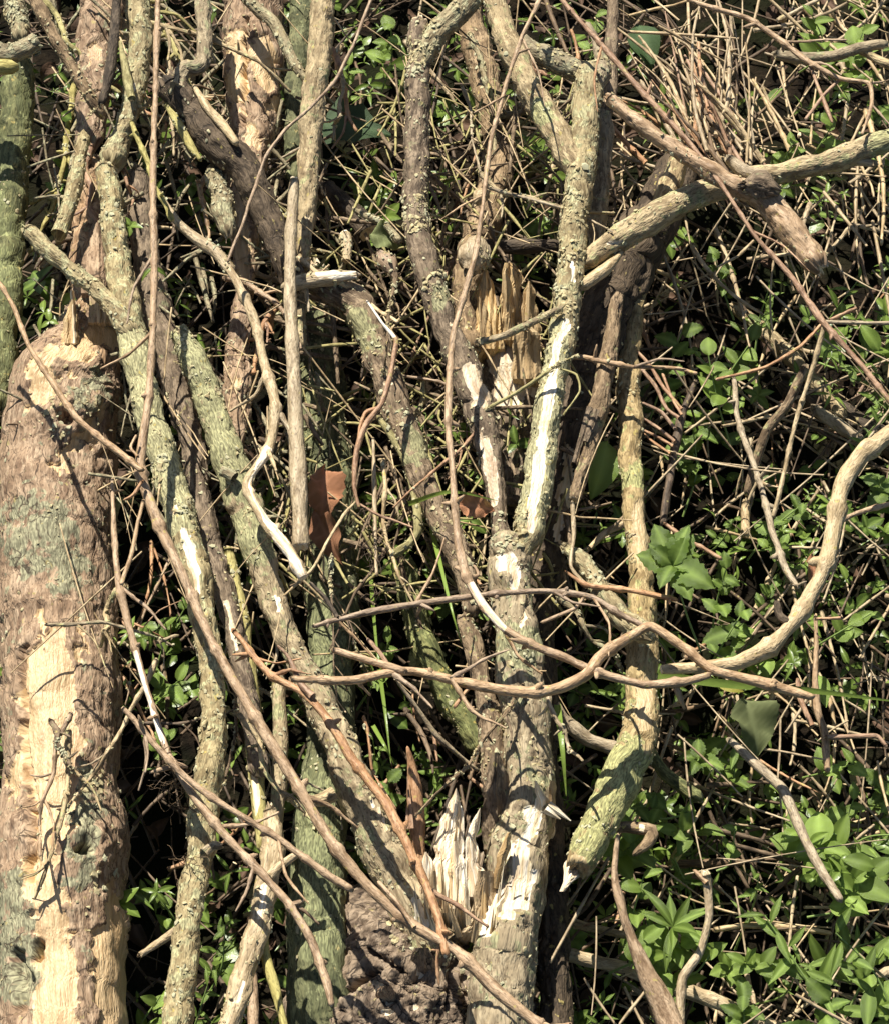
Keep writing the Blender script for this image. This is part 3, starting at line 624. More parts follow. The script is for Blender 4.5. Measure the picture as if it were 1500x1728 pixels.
wood('branch', 'dark brown branch running close beside the grey green lichen branch', 'branch', 'brown', (.22, .235), [(232, 300, 22), (245, 420, 24), (262, 520, 25), (290, 630, 24), (318, 730, 22), (340, 840, 20), (362, 930, 18), (385, 1020, 18), (405, 1110, 18), (425, 1210, 17), (436, 1300, 15)], bare=[[(380, 1010, 5), (400, 1090, 5)], [(300, 690, 5)]], crust=60)
wood('branch', 'dark chocolate branch slanting from the upper left over the peeled plank', 'branch', 'dark', (.29, .25), [(290, 145, 26), (330, 195, 28), (375, 250, 29), (415, 290, 28), (445, 350, 26), (475, 420, 24), (500, 480, 22)], crust=25, kids=[('side_branch', 'tan', .295, [(296, 150, 16), (312, 115, 13), (338, 112, 12), (346, 80, 13), (342, 20, 15), (340, -40, 15)], dict(crust=20))])
wood('stick', 'pale pinkish stick lying along the upper side of the dark chocolate branch', 'twig', 'pale', .30, [(328, 146, 6), (350, 180, 9), (380, 215, 9), (398, 240, 7)])
wood('stick', 'short yellowish stick along the lower side of the dark chocolate branch', 'twig', 'olive', .285, [(284, 178, 8), (305, 215, 10), (325, 250, 9), (338, 268, 5)], crust=15)
wood('branch', 'wide peeled plank like branch with orange wood at the top, left of centre', 'branch', 'log', (.20, .21), [(428, -80, 52), (430, 20, 50), (430, 110, 48), (430, 190, 42), (420, 270, 30), (412, 360, 22), (412, 470, 18), (405, 580, 20), (400, 680, 22), (402, 740, 14)], bare=[[(400, 70, 16), (400, 160, 18)], [(440, 90, 26), (450, 130, 20)], [(462, 180, 14)], [(425, 225, 18)], [(405, 320, 10), (410, 460, 12)], [(400, 650, 10)]], crust=80, cracks=[[(415, 30, 5), (412, 140, 6), (408, 210, 4)]])
wood('branch', 'short lichen chunk beside the peeled plank, under the thin slanting twig', 'branch', 'lichen', .26, [(362, 295, 16), (375, 340, 18), (385, 390, 15)], crust=60)
wood('twig', 'pink cream bent twig joining a lichen knot left of the peeled plank', 'twig', 'pale', .285, [(268, 322, 5), (300, 375, 8), (330, 402, 12), (365, 428, 14), (388, 455, 12)], crust=20)
wood('branch', 'grey green curving branch at the top, right of the peeled plank', 'branch', 'lichen', .28, [(395, -30, 11), (430, 10, 11), (460, 35, 11), (480, 70, 10), (500, 112, 9), (520, 136, 6)], crust=30)
wood('branch', 'dark mossy pole top behind the grey straight stick at the top', 'branch', 'moss', .19, [(510, -60, 22), (508, 30, 22), (500, 110, 20), (500, 300, 18)])
wood('stick', 'straight grey brown stick entering from the top, left of the dark leaf', 'stick', 'tan', (.30, .235), [(548, -60, 20), (544, 20, 20), (538, 100, 20), (528, 180, 18), (524, 260, 17), (518, 345, 16), (513, 420, 15), (508, 500, 13), (506, 580, 11)], knots=[(556, 18, 8, .003)], bare=[[(518, 365, 6)]], crust=25)
wood('stick', 'long straight smooth tan pole standing upright left of centre', 'stick', 'pale', (.30, .285), [(497, 305, 9), (491, 400, 10), (490, 500, 11), (496, 620, 12), (501, 740, 13), (506, 850, 14), (508, 920, 14)], wig=.05, ends=('break', 'break'))
wood('twig', 'bent twig with a bright cream lower half, crossing the lichen stem', 'twig', 'pale', (.285, .30), [(372, 425, 7), (395, 470, 9), (425, 535, 10), (452, 620, 10), (468, 688, 12), (452, 760, 10), (424, 826, 10), (468, 900, 12), (512, 975, 14)], bare=[[(452, 760, 8), (426, 820, 9), (470, 905, 10), (508, 970, 12)]], ends=('taper', 'cut'), nodes=.05)
wood('branch', 'knobbly dark elbow branch with a cream stub left of the centre hollow', 'branch', 'brown', (.24, .235), [(512, 468, 20), (560, 486, 24), (602, 510, 25), (628, 565, 24), (652, 645, 25), (690, 742, 25), (722, 830, 22), (758, 900, 22), (785, 970, 19), (795, 1030, 14)],
     kids=[('broken_stub', 'pale', .262, [(602, 464, 8), (585, 466, 11), (555, 470, 13), (520, 474, 15), (490, 482, 14)], dict(ends=('rag', 'rag'), rough=.25, bare=[[(600, 462, 10), (540, 466, 7)]], crust=20))], crust=160, lich=[[(600, 560, 40)], [(700, 760, 30)]], bare=[[(655, 640, 8)]])
wood('twig', 'olive twig hooking to the left below the elbow branch', 'twig', 'olive', (.245, .22), [(640, 705, 6), (668, 745, 8), (690, 790, 9), (702, 840, 9), (706, 895, 9), (690, 918, 9), (668, 934, 10)], crust=20)
wood('branch', 'dark stick with a grey cut end beside the curled leaf', 'branch', 'dark', .19, [(548, 318, 16), (585, 350, 18), (622, 392, 19)], ends=('taper', 'cut'))
wood('branch', 'grey brown branch with a tan knob below the tall thin twig', 'branch', 'brown', (.13, .215), [(790, 20, 22), (815, 130, 25), (842, 235, 27), (828, 330, 28), (802, 420, 27), (785, 490, 25), (798, 580, 18)], crust=60, kids=[('burr', 'pale', .255, [(792, 460, 10), (800, 440, 22), (803, 415, 20), (806, 400, 8)], dict(rough=.3, crust=20)), ('burr', 'pale', .25, [(800, 345, 6), (812, 330, 16), (822, 322, 6)], dict(rough=.3))])
p0, _ = at(865, 800, .15)
SP = thing('snapped_branch', 'snapped branch with upright orange splinters in the centre hollow', 'branch', p0)
tube('stem', 'brown', [(868, 860, .13, 46), (866, 760, .15, 50), (864, 680, .165, 52), (860, 610, .175, 50), (858, 570, .178, 44)], SP, ends=('open', 'break'), bare=[[(870, 650, 40), (860, 560, 60)]], crust=40)
for z, rows in [((.20, .245), [(620, 796, 856), (570, 798, 848), (510, 805, 840), (472, 808, 832), (456, 812, 824)]), ((.205, .25), [(580, 840, 884), (510, 845, 881), (460, 849, 879), (443, 853, 868)]), ((.20, .248), [(615, 874, 914), (540, 877, 910), (490, 883, 902), (474, 888, 894)]),
                ((.205, .245), [(660, 860, 914), (600, 865, 911), (560, 869, 908), (544, 872, 892)]), ((.215, .258), [(600, 852, 878), (540, 847, 868), (480, 847, 862), (452, 851, 858)]), ((.20, .24), [(610, 812, 838), (560, 808, 830), (520, 804, 822), (500, 806, 812)])]:
    shard('splinter', 'splinter', z, rows, .007, SP, bow=rnd.uniform(-.004, .01))

wood('stick', 'dark horizontal stick above the orange splinters', 'stick', 'dark', .20, [(815, 416, 12), (870, 416, 13), (935, 414, 12)])
wood('twig', 'grey twig lying across the orange splinters', 'twig', 'tan', (.285, .29), [(806, 578, 7), (850, 566, 8), (895, 545, 8), (945, 520, 6)], crust=20)
wood('twig', 'fuzzy thin olive twig across the white stripped fork', 'twig', 'olive', (.27, .31), [(820, 690, 4), (868, 664, 4), (905, 640, 4), (945, 612, 3), (975, 600, 2)], crust=30, kids=[('side_twig', 'olive', .30, [(945, 622, 2.5), (972, 632, 2.5), (978, 660, 2), (950, 700, 2)])])
wood('branch', 'long dark weathered trunk lying right of the white stripped fork', 'branch', 'dark', (.20, .15), [(1160, 270, 38), (1110, 360, 42), (1055, 450, 48), (1008, 570, 50), (972, 690, 46), (945, 810, 40), (922, 920, 36), (908, 1010, 32), (910, 1180, 28), (922, 1380, 28), (932, 1560, 28), (940, 1800, 28)], rough=.12, bare=[[(965, 760, 7), (950, 850, 8), (935, 920, 7)]], crust=30)
wood('stick', 'reddish brown bark stripped stick resting on the dark trunk', 'stick', 'brown', (.25, .235), [(1042, 496, 12), (1030, 580, 15), (1012, 670, 17), (990, 760, 15), (970, 840, 11)], ends=('cut', 'break'), splinters=[('bark_flake', 'brown', (1000, 690, .255), (965, 800, .245), 20, .005)])
wood('branch', 'tan branch with a yellow lower half and torn pale end, right of centre', 'branch', 'ochre', (.19, .24), [(1078, 470, 15), (1066, 560, 17), (1060, 640, 18), (1062, 690, 19), (1064, 770, 20), (1072, 870, 20), (1080, 950, 20), (1080, 1040, 24), (1080, 1120, 28), (1082, 1200, 28), (1064, 1275, 33), (1028, 1355, 32), (995, 1425, 29), (978, 1458, 25)], ends=('rag', 'break'), crust=120,
     lich=[[(1055, 1300, 60), (1000, 1410, 50)], [(1065, 800, 30)]], bare=[[(968, 1470, 26)], [(1084, 850, 14), (1080, 930, 18)], [(1088, 1150, 14), (1086, 1220, 16)]], tear=[(1430, 958, 1004), (1462, 954, 996), (1478, 952, 980), (1490, 950, 966), (1505, 944, 952)])
wood('branch', 'lichen spotted branch slanting into the tan yellow branch', 'branch', 'lichen', (.245, .262), [(955, 925, 10), (985, 950, 15), (1015, 1000, 17), (1050, 1045, 19), (1090, 1070, 17)], crust=60)
wood('twig', 'thin tan upright twig beside the small dark hollow right of centre', 'twig', 'pale', .26, [(965, 850, 5), (968, 900, 5), (962, 955, 5), (990, 990, 6)])
wood('branch', 'pale grey branch piece behind the antler fork', 'branch', 'tan', .24, [(1018, 190, 16), (1015, 260, 18), (1010, 330, 17), (1005, 420, 14)])
wood('branch', 'dark upright stick behind the antler fork at the top', 'branch', 'brown', .24, [(1034, -30, 9), (1032, 60, 11), (1028, 150, 14), (1020, 190, 14)])
wood('branch', 'arching tan branch entering from the right with a yellow end', 'branch', 'tan', None or (.29, .27), [(1580, 215, 22), (1490, 242, 21), (1420, 265, 20), (1340, 288, 18), (1260, 303, 19), (1190, 326, 21), (1130, 352, 24), (1075, 384, 24), (1030, 412, 20), (990, 440, 13)], crust=40,
     kids=[('side_twig', 'pale', .30, [(1230, 268, 9), (1258, 290, 13), (1290, 300, 14)]), ('side_twig', 'pale', .282, [(1475, 275, 6), (1430, 272, 8), (1390, 280, 9)]), ('side_twig', 'tan', .26, [(1145, 270, 14), (1135, 300, 18), (1120, 335, 18), (1110, 360, 14)]), ('side_twig', 'pale', .272, [(1050, 425, 5), (1020, 455, 9), (985, 480, 10)])],
     lich=[[(1500, 240, 40)]], bare=[[(1048, 402, 4), (1030, 414, 4)]])
wood('branch', 'slanting pink brown branch ending in a thick dark butt, upper right', 'branch', 'twig', (.33, .30), [(1028, 166, 9), (1075, 205, 12), (1130, 246, 14), (1190, 285, 15), (1250, 318, 17), (1278, 325, 21), (1305, 350, 23), (1340, 395, 23), (1376, 442, 20)], part='stem', crust=40, kids=[('burr', 'brown', .325, [(1255, 312, 14), (1280, 312, 24), (1300, 318, 16)], dict(rough=.3, crust=20))])
wood('branch', 'forked grey branch among the stalks at the right of the top edge', 'branch', 'tan', .26, [(1310, 92, 9), (1350, 98, 10), (1400, 95, 10), (1450, 80, 9), (1490, 74, 8)], kids=[('side_twig', 'tan', .255, [(1455, 85, 8), (1490, 105, 8), (1540, 120, 8)])])
wood('branch', 'big tan twig curving like a bow down the right side', 'branch', 'pale', (.33, .30), [(1560, 705, 13), (1500, 730, 13), (1452, 770, 14), (1422, 830, 14), (1402, 900, 14), (1384, 970, 13), (1350, 1040, 13), (1302, 1090, 13), (1245, 1122, 12), (1180, 1131, 10), (1115, 1130, 8)], ends=('cut', 'cut'), nodes=.06, kids=[('side_twig', 'dark', .315, [(1335, 1055, 7), (1315, 1040, 7), (1310, 1018, 6)])])
wood('branch', 'brown slab of bark covered wood left of the main forked stem', 'branch', 'brown', (.235, .225), [(782, 1045, 13), (800, 1100, 17), (818, 1170, 19), (832, 1260, 22), (838, 1340, 22)], crust=80)
wood('branch', 'mossy green branch dipping into the hollow below the horizontal twig', 'branch', 'moss', (.16, .13), [(688, 960, 18), (700, 1040, 21), (728, 1120, 22), (765, 1190, 22), (808, 1258, 24)], crust=40)
wood('branch', 'pale curved stick in the weeds right of the main stem', 'branch', 'pale', (.17, .14), [(928, 1178, 7), (950, 1215, 11), (990, 1248, 12), (1050, 1268, 12)])
wood('branch', 'short dark greenish stick right of the torn pale end', 'branch', 'moss', .16, [(1092, 1262, 9), (1120, 1305, 12), (1175, 1345, 13)])
wood('branch', 'pale dead stick with a dark elbow right of the torn branch end', 'branch', 'brown', .22, [(1010, 1400, 8), (1055, 1395, 10), (1100, 1402, 11), (1095, 1422, 10), (1072, 1440, 6)], bare=[[(1080, 1395, 7)]])
wood('stick', 'short thick yellowish peg of wood standing in the weeds', 'stick', 'olive', .12, [(1160, 1398, 8), (1148, 1432, 9), (1132, 1458, 7)])
wood('branch', 'long bent twig thickening into a grey butt at the bottom right', 'branch', 'twig', (.27, .20), [(1042, 1410, 5), (1036, 1480, 7), (1052, 1550, 8), (1072, 1600, 10), (1092, 1650, 15), (1120, 1700, 20), (1150, 1790, 24)], ends=('taper', 'cut'))
wood('twig', 'crooked upright twig with a knobbed head at the bottom right', 'twig', 'pale', (.24, .20), [(1190, 1476, 11), (1194, 1500, 9), (1196, 1550, 8), (1182, 1605, 8), (1152, 1650, 10), (1148, 1700, 10), (1145, 1800, 11)], kids=[('side_twig', 'twig', .24, [(1192, 1490, 6), (1180, 1478, 6), (1172, 1470, 4)])])
wood('stick', 'straight stick half in shade pointing at the right lower leaves', 'stick', 'pale', (.22, .26), [(1232, 1250, 6), (1280, 1295, 8), (1322, 1335, 8), (1360, 1420, 9), (1392, 1480, 8), (1418, 1518, 6)])
wood('stick', 'thick tan stick lying across the bottom right corner', 'stick', 'pale', (.13, .12), [(900, 1595, 11), (990, 1620, 13), (1070, 1640, 13), (1160, 1672, 13), (1250, 1708, 13), (1380, 1770, 13)])
wood('stick', 'short pale stick in the gap between log and lichen branch, bottom left', 'stick', 'pale', .20, [(236, 1612, 6), (270, 1590, 7), (320, 1555, 7)])
wood('branch', 'green yellow peeling stick between two twigs, lower left', 'branch', 'olive', (.22, .225), [(385, 930, 10), (405, 1020, 13), (420, 1130, 14), (428, 1240, 14), (436, 1340, 14), (448, 1430, 13)], bare=[[(425, 1300, 4), (435, 1380, 5)]], crust=40)
wood('branch', 'cream barked crooked branch leaving the bottom edge, lower left', 'branch', 'pale', (.245, .25), [(455, 1370, 14), (462, 1430, 20), (448, 1510, 18), (436, 1570, 19), (412, 1650, 19), (388, 1728, 18), (360, 1800, 18)], kids=[('side_branch', 'olive', .235, [(442, 1580, 10), (455, 1640, 10), (470, 1690, 7), (482, 1740, 6)]), ('pruned_stub', 'pale', .26, [(455, 1480, 8), (475, 1460, 8), (505, 1440, 6)])], bare=[[(448, 1500, 5), (440, 1550, 6)], [(410, 1650, 5), (400, 1690, 6)]], crust=60, knots=[(445, 1440, 14, .003)])
wood('stick', 'thin upright stick behind the cream crooked branch', 'stick', 'tan', .20, [(470, 1150, 12), (474, 1250, 13), (470, 1350, 12), (462, 1450, 11), (450, 1560, 10)], crust=20)
wood('stick', 'small pinkish stick at the bottom edge beside the crooked branch', 'stick', 'twig', .18, [(425, 1640, 9), (428, 1700, 10), (430, 1790, 10)])
wood('bark_strip', 'upright orange brown strip of torn bark in the hollow above the stump', 'bark', 'rust', (.20, .24), [(708, 1470, 12), (704, 1400, 14), (700, 1330, 13), (694, 1290, 8), (688, 1262, 4)], ends=('cut', 'taper'), splinters=[('splinter', 'rust', (692, 1400, .23), (684, 1290, .235), 12, .004)])
wood('stick', 'grey green stick lying low to the right of the wiry star twig', 'stick', 'tan', .10, [(1240, 520, 12), (1300, 570, 14), (1350, 620, 13), (1420, 700, 12)])
wood('stick', 'dark thick stick in the shade behind the bow shaped twig', 'stick', 'dark', .09, [(1330, 650, 20), (1420, 700, 22), (1520, 760, 22)])
wood('stick', 'pale stub low behind the bow shaped twig', 'stick', 'pale', .11, [(1375, 690, 9), (1410, 715, 11), (1450, 742, 9)])
wood('stick', 'small upright tan stub in weeds beneath the wiry star twig', 'stick', 'pale', .13, [(1258, 850, 8), (1258, 900, 8)])

# ------------------------------------------------------------------ long twigs over the pile
wood('twig', 'very long red brown twig running from the top left to the bottom centre', 'twig', 'twig', None or (.36, .30),
     [(265, -60, 5.28), (263, 60, 6.16), (262, 150, 6.16), (258, 300, 7.04), (260, 430, 7.04), (257, 560, 7.92), (250, 680, 8.8), (238, 785, 10.6), (262, 855, 10.6), (300, 945, 10.6), (345, 1040, 10.6), (392, 1135, 10.6), (450, 1240, 11.4), (508, 1340, 11.4), (562, 1430, 11.4), (622, 1500, 11.4), (692, 1560, 12.3), (770, 1605, 12.3), (840, 1675, 12.3), (900, 1725, 11.4), (960, 1790, 11.4)], nodes=.075,
     kids=[('side_twig', 'twig', (.36, .355), [(-60, 400, 4.4), (0, 480, 5.28), (40, 560, 5.28), (80, 640, 6.16), (130, 705, 7.04), (180, 750, 7.04), (238, 792, 7.92)], dict(nodes=.05)), ('side_twig', 'twig', .35, [(242, 845, 4.4), (232, 885, 4.4), (222, 935, 4.4), (205, 985, 5.28)]), ('side_twig', 'twig', .355, [(232, 770, 3.52), (220, 755, 3.52), (230, 735, 2.64)]), ('side_twig', 'rust', .35, [(240, 812, 4.4), (225, 835, 3.52), (210, 843, 2.64)]), ('side_twig', 'twig', .32, [(700, 1565, 5.28), (675, 1530, 5.28), (640, 1490, 4.4)])])
wood('twig', 'pinkish twig with a white lit middle crossing left of the lichen branch, lower left', 'twig', 'twig', (.31, .325),
     [(190, 810, 4), (194, 900, 6), (203, 990, 8), (218, 1060, 8), (240, 1140, 8), (262, 1215, 8), (285, 1275, 8), (330, 1340, 9), (375, 1395, 9), (430, 1455, 9), (485, 1520, 9), (525, 1590, 9), (550, 1655, 10), (560, 1695, 8)], nodes=.06, bare=[[(228, 1100, 5), (250, 1190, 6), (275, 1250, 5)]])  # white lit stretch is sunlight painted through the bare mask
wood('twig', 'slender twig rising from the stump to a free tip beside the log', 'twig', 'twig', (.34, .315),
     [(208, 1195, 6), (245, 1240, 7), (300, 1300, 7), (355, 1345, 7), (420, 1385, 7), (470, 1415, 7), (535, 1462, 8), (590, 1500, 9)], nodes=.05, tufts=[('rootlet', 'oldstraw', [(275, 1275, .32), (290, 1310, .32)], 7, .03)])
wood('twig', 'twig slanting from the bent cream twig down to the stump splinters', 'twig', 'rust', (.30, .31),
     [(395, 1065, 6), (425, 1110, 7), (455, 1142, 8), (505, 1168, 9), (545, 1205, 9), (600, 1285, 10), (650, 1360, 10), (695, 1430, 10), (728, 1505, 10), (748, 1575, 10), (752, 1610, 8)], nodes=.06, kids=[('side_twig', 'rust', .31, [(528, 1175, 9), (508, 1155, 8), (488, 1110, 5), (470, 1090, 3)])])
wood('twig', 'wavy red brown twig crossing the middle from the stem to the right', 'twig', 'twig', (.345, .33),
     [(492, 1146, 7), (540, 1148, 9), (600, 1148, 9), (660, 1135, 10), (700, 1132, 11), (760, 1145, 10), (830, 1160, 11), (900, 1172, 11), (945, 1165, 11), (985, 1145, 11), (1012, 1110, 12), (1055, 1080, 11), (1095, 1058, 11), (1150, 1092, 10), (1200, 1132, 11), (1290, 1156, 11), (1368, 1176, 9)], nodes=.09,
     kids=[('side_twig', 'twig', .345, [(563, 1097, 7), (620, 1113, 8), (680, 1132, 9)]), ('side_twig', 'rust', .34, [(622, 1080, 4), (640, 1100, 5), (655, 1122, 5)]), ('side_twig', 'rust', .335, [(797, 1155, 5), (782, 1172, 4), (768, 1192, 4)])])
wood('twig', 'thin straight twig crossing the main stem above the wavy twig', 'twig', 'twig', (.335, .325), [(530, 1057, 5), (570, 1047, 6), (640, 1032, 7), (700, 1022, 7), (780, 1010, 7), (860, 1000, 7), (930, 997, 7), (1000, 1006, 7), (1045, 1035, 7), (1090, 1060, 8)], nodes=.07, kids=[('side_twig', 'twig', .33, [(985, 1008, 4), (968, 1028, 4), (915, 1050, 4)]), ('side_twig', 'dark', .335, [(570, 1042, 5), (550, 1010, 5), (525, 985, 4)])])
wood('twig', 'tall thin pink twig curving down the centre from the top edge', 'twig', 'twig', (.34, .335),
     [(930, -50, 4), (905, 5, 5), (880, 60, 5), (852, 160, 5), (830, 240, 5), (812, 330, 5), (804, 420, 6), (790, 480, 7), (765, 570, 7), (755, 660, 8), (754, 740, 8), (764, 830, 8), (775, 920, 9), (788, 975, 10), (815, 1020, 10), (848, 1060, 9), (900, 1090, 9), (950, 1110, 9), (1000, 1135, 9), (1080, 1158, 9), (1150, 1152, 9), (1195, 1140, 7)], nodes=.08, bare=[[(795, 990, 9), (845, 1058, 9)]],  # bare chain here whitens the sunlit bend; bright light put into the colour
     kids=[('side_twig', 'twig', .335, [(795, 985, 8), (780, 962, 8), (770, 958, 4)]), ('side_twig', 'twig', .335, [(795, 975, 6), (808, 970, 4), (800, 955, 3)])])
wood('twig', 'hair thin grey twig slanting down from the top past the dark leaf', 'twig', 'twig', (.36, .33), [(640, -40, 4), (622, 10, 4), (595, 80, 4), (565, 135, 4), (530, 175, 4), (482, 218, 4), (448, 265, 4), (425, 330, 4), (405, 390, 4), (385, 440, 4)], wig=.3)
wood('twig', 'thin crooked orange twig with a white tip and wispy rootlets, left of centre', 'twig', 'rust', (.31, .28), [(620, 508, 3.5), (645, 545, 4.5), (668, 575, 5), (660, 630, 5.5), (645, 680, 6), (618, 715, 6.5), (602, 760, 6), (598, 820, 5.5), (606, 855, 4)], bare=[[(620, 508, 8), (660, 565, 8)]],
     kids=[('side_twig', 'rust', .29, [(640, 688, 4), (618, 695, 4), (608, 720, 3.5), (604, 750, 3)]), ('side_twig', 'pale', .28, [(602, 845, 3), (580, 870, 3.5), (555, 910, 3.5), (528, 960, 4), (480, 1005, 3)]), ('side_twig', 'rust', .28, [(606, 850, 3), (640, 870, 3), (670, 880, 3), (695, 890, 3)])], tufts=[('rootlet', 'oldstraw', [(612, 860, .27), (625, 900, .26), (635, 940, .25), (640, 1000, .24)], 9, .03)])
wood('stalk', 'thin upright straw stalk below the crooked orange twig', 'stalk', 'straw', .25, [(630, 740, 3), (632, 820, 4), (634, 920, 3.5), (636, 970, 3)])
wood('twig', 'long wiry twig from the top centre through the star junction at right', 'twig', 'rust', (.345, .30), [(905, -60, 5), (960, 10, 5), (1015, 75, 6), (1075, 145, 6), (1130, 205, 6), (1170, 250, 6), (1215, 310, 5), (1270, 390, 5), (1330, 460, 6), (1388, 540, 8), (1430, 590, 6), (1470, 640, 6), (1530, 715, 6)], nodes=.06,
     kids=[('side_twig', 'pale', (.31, .24), [(1390, 545, 6), (1372, 610, 6), (1352, 680, 5), (1330, 770, 5), (1305, 870, 5)], dict(nodes=.06)), ('side_twig', 'pale', .31, [(1390, 543, 5), (1430, 544, 4.5), (1560, 546, 4)]), ('side_twig', 'rust', .31, [(1388, 545, 4), (1350, 585, 4), (1290, 620, 4), (1210, 640, 4)]), ('side_twig', 'rust', .31, [(1400, 540, 4), (1425, 528, 4), (1445, 520, 3)])])
wood('twig', 'upright pale twig meeting another at a red node, right side', 'twig', 'pale', (.19, .23), [(1238, 640, 5), (1245, 690, 6), (1258, 750, 7), (1280, 810, 7), (1300, 868, 8), (1312, 910, 8), (1325, 960, 8), (1345, 990, 6)], nodes=.05)
wood('twig', 'thicker reddish twig leaning under the wiry star twig', 'twig', 'brown', (.22, .15), [(1358, 620, 9), (1330, 680, 10), (1295, 725, 10), (1275, 780, 10), (1262, 830, 9)])
root = wood('twig', 'comb like twig with thin prongs pointing left, right of centre', 'twig', 'oldstraw', (.19, .17), [(1172, 645, 6), (1150, 700, 8), (1138, 760, 9), (1128, 820, 9), (1118, 880, 8)], kids=[('side_shoot', 'rust', .20, pp) for pp in ([(1150, 690, 4), (1120, 655, 4), (1095, 615, 4), (1070, 588, 3)], [(1145, 705, 4), (1125, 690, 4), (1105, 650, 4), (1072, 612, 3)], [(1140, 725, 4), (1115, 695, 4), (1085, 680, 3)], [(1138, 745, 4), (1110, 722, 4), (1078, 702, 3)], [(1135, 752, 3), (1105, 735, 3), (1076, 722, 3)], [(1150, 700, 3), (1135, 675, 3), (1118, 632, 3)], [(1130, 765, 3), (1100, 745, 3), (1080, 725, 2)])])
wood('twig', 'kinked twig with a hooked end in the top right corner', 'twig', 'twig', (.30, .31), [(1110, -30, 5), (1180, 5, 5), (1260, 28, 6), (1320, 70, 6), (1370, 105, 6), (1420, 132, 5), (1468, 140, 5), (1470, 175, 5), (1455, 225, 4)], nodes=.05, kids=[('side_twig', 'rust', .30, [(1365, 105, 4), (1380, 145, 4), (1398, 190, 4), (1404, 205, 3)]), ('side_twig', 'rust', .30, [(1418, 132, 4), (1390, 160, 4), (1360, 200, 3.5)])])
wood('twig', 'short twig joining the bow shaped twig at its inside, far right', 'twig', 'twig', .27, [(1395, 890, 5), (1440, 868, 5), (1500, 852, 5), (1560, 845, 5)], nodes=.05)
wood('twig', 'upright forked twig stump beneath the end of the wavy twig, right', 'twig', 'twig', (.24, .20), [(1376, 1040, 5), (1378, 1090, 6), (1376, 1150, 7), (1380, 1200, 8), (1392, 1240, 9), (1396, 1300, 6)], kids=[('side_twig', 'rust', .215, [(1395, 1245, 6), (1440, 1243, 5), (1480, 1243, 5), (1496, 1260, 4)]), ('side_twig', 'rust', .215, [(1370, 1225, 5), (1350, 1180, 6), (1346, 1150, 5)]), ('side_twig', 'rust', .25, [(1376, 1045, 4), (1420, 1043, 4)])])
wood('twig', 'slim red twig right of the curled green leaf', 'twig', 'rust', .24, [(1122, 884, 4), (1150, 903, 5), (1180, 920, 5), (1215, 942, 4)], nodes=.03)
wood('twig', 'slim red twig below the curled green leaf', 'twig', 'rust', .265, [(955, 965, 3), (990, 985, 5), (1040, 992, 6), (1090, 1002, 6), (1140, 1012, 5)], nodes=.04)
wood('stick', 'short pale stick in the dark hollow left of the tan yellow branch', 'stick', 'pale', .17, [(995, 925, 5), (1020, 900, 6), (1060, 880, 7)])
wood('twig', 'cream twig falling into the hollow right of the upright bark strip', 'twig', 'pale', (.24, .17), [(668, 1146, 4), (700, 1190, 5), (735, 1240, 6), (770, 1272, 5), (805, 1300, 4)], kids=[('side_twig', 'rust', .19, [(732, 1235, 4), (735, 1265, 4), (738, 1285, 3)])])
wood('stick', 'long brown stick low in the lower right weeds', 'stick', 'straw', .10, [(920, 1540, 4), (990, 1562, 5), (1060, 1580, 5), (1110, 1590, 4)])
wood('stick', 'pale horizontal straw under the lance leaved plant', 'stalk', 'straw', .12, [(1205, 1570, 5), (1260, 1562, 6), (1330, 1565, 6), (1400, 1575, 4)])
wood('stick', 'dark horizontal stick low under the grey green leaf', 'stick', 'oldstraw', .08, [(1130, 1458, 6), (1190, 1458, 7), (1250, 1456, 6)])
wood('twig', 'pale chip of a twig lying at the right edge of the lower weeds', 'twig', 'pale', .15, [(1480, 1650, 9), (1500, 1640, 12), (1530, 1650, 10)])
wood('twig', 'curled grey strip of twig on the moss stem above the curled leaf', 'twig', 'lichen', .24, [(598, 352, 5), (615, 362, 7), (650, 378, 8), (672, 405, 8)], crust=20)
wood('chip', 'small upright tan chip of wood left of the crusted fork', 'chip', 'pale', .24, [(584, 440, 8), (588, 410, 11), (582, 396, 7)], ends=('taper', 'break'), rough=.5, crust=15)
wood('chip', 'rounded tan chip of wood leaning beside the crusted fork', 'chip', 'twig', .235, [(640, 425, 8), (650, 440, 14), (668, 468, 10)], ends=('taper', 'taper'), rough=.5, crust=15)
MARKS = [(100, 900, 'the thick log'), (60, 300, 'the mossy pole'), (230, 560, 'the lichen branch'), (330, 1450, 'the lichen branch foot'), (430, 130, 'the peeled plank'), (500, 650, 'the straight tan pole'), (550, 1000, 'the mossy stem'), (620, 560, 'the dark elbow branch'), (610, 220, 'the dark pointed leaf'),
         (700, 250, 'the crusted upright fork'), (860, 520, 'the orange splinters'), (920, 700, 'the white stripped fork'), (880, 1200, 'the main forked stem'), (760, 1430, 'the white splinters'), (985, 150, 'the antler fork'), (1000, 620, 'the dark trunk'), (1080, 900, 'the tan yellow branch'), (1030, 1350, 'the torn branch end'), (1130, 950, 'the curled green leaf'), (1140, 760, 'the comb like twig'),
         (1390, 540, 'the star twig junction'), (1300, 870, 'the red node at right'), (1400, 900, 'the bow shaped twig'), (1290, 1220, 'the grey green leaf'), (1340, 1400, 'the half shaded stick'), (1190, 1560, 'the crooked knobbed twig'), (1080, 1600, 'the grey butt'), (1330, 1600, 'the lance leaved plant'), (1200, 330, 'the arching tan branch'), (1330, 380, 'the thick dark butt'), (1420, 260, 'the yellow branch end'), (1420, 110, 'the kinked twig'), (1220, 120, 'the straw fan'), (650, 1300, 'the torn bark strip'), (450, 1480, 'the crooked cream branch'), (1480, 1680, 'the bottom right corner'), (1470, 1180, 'the right edge')]
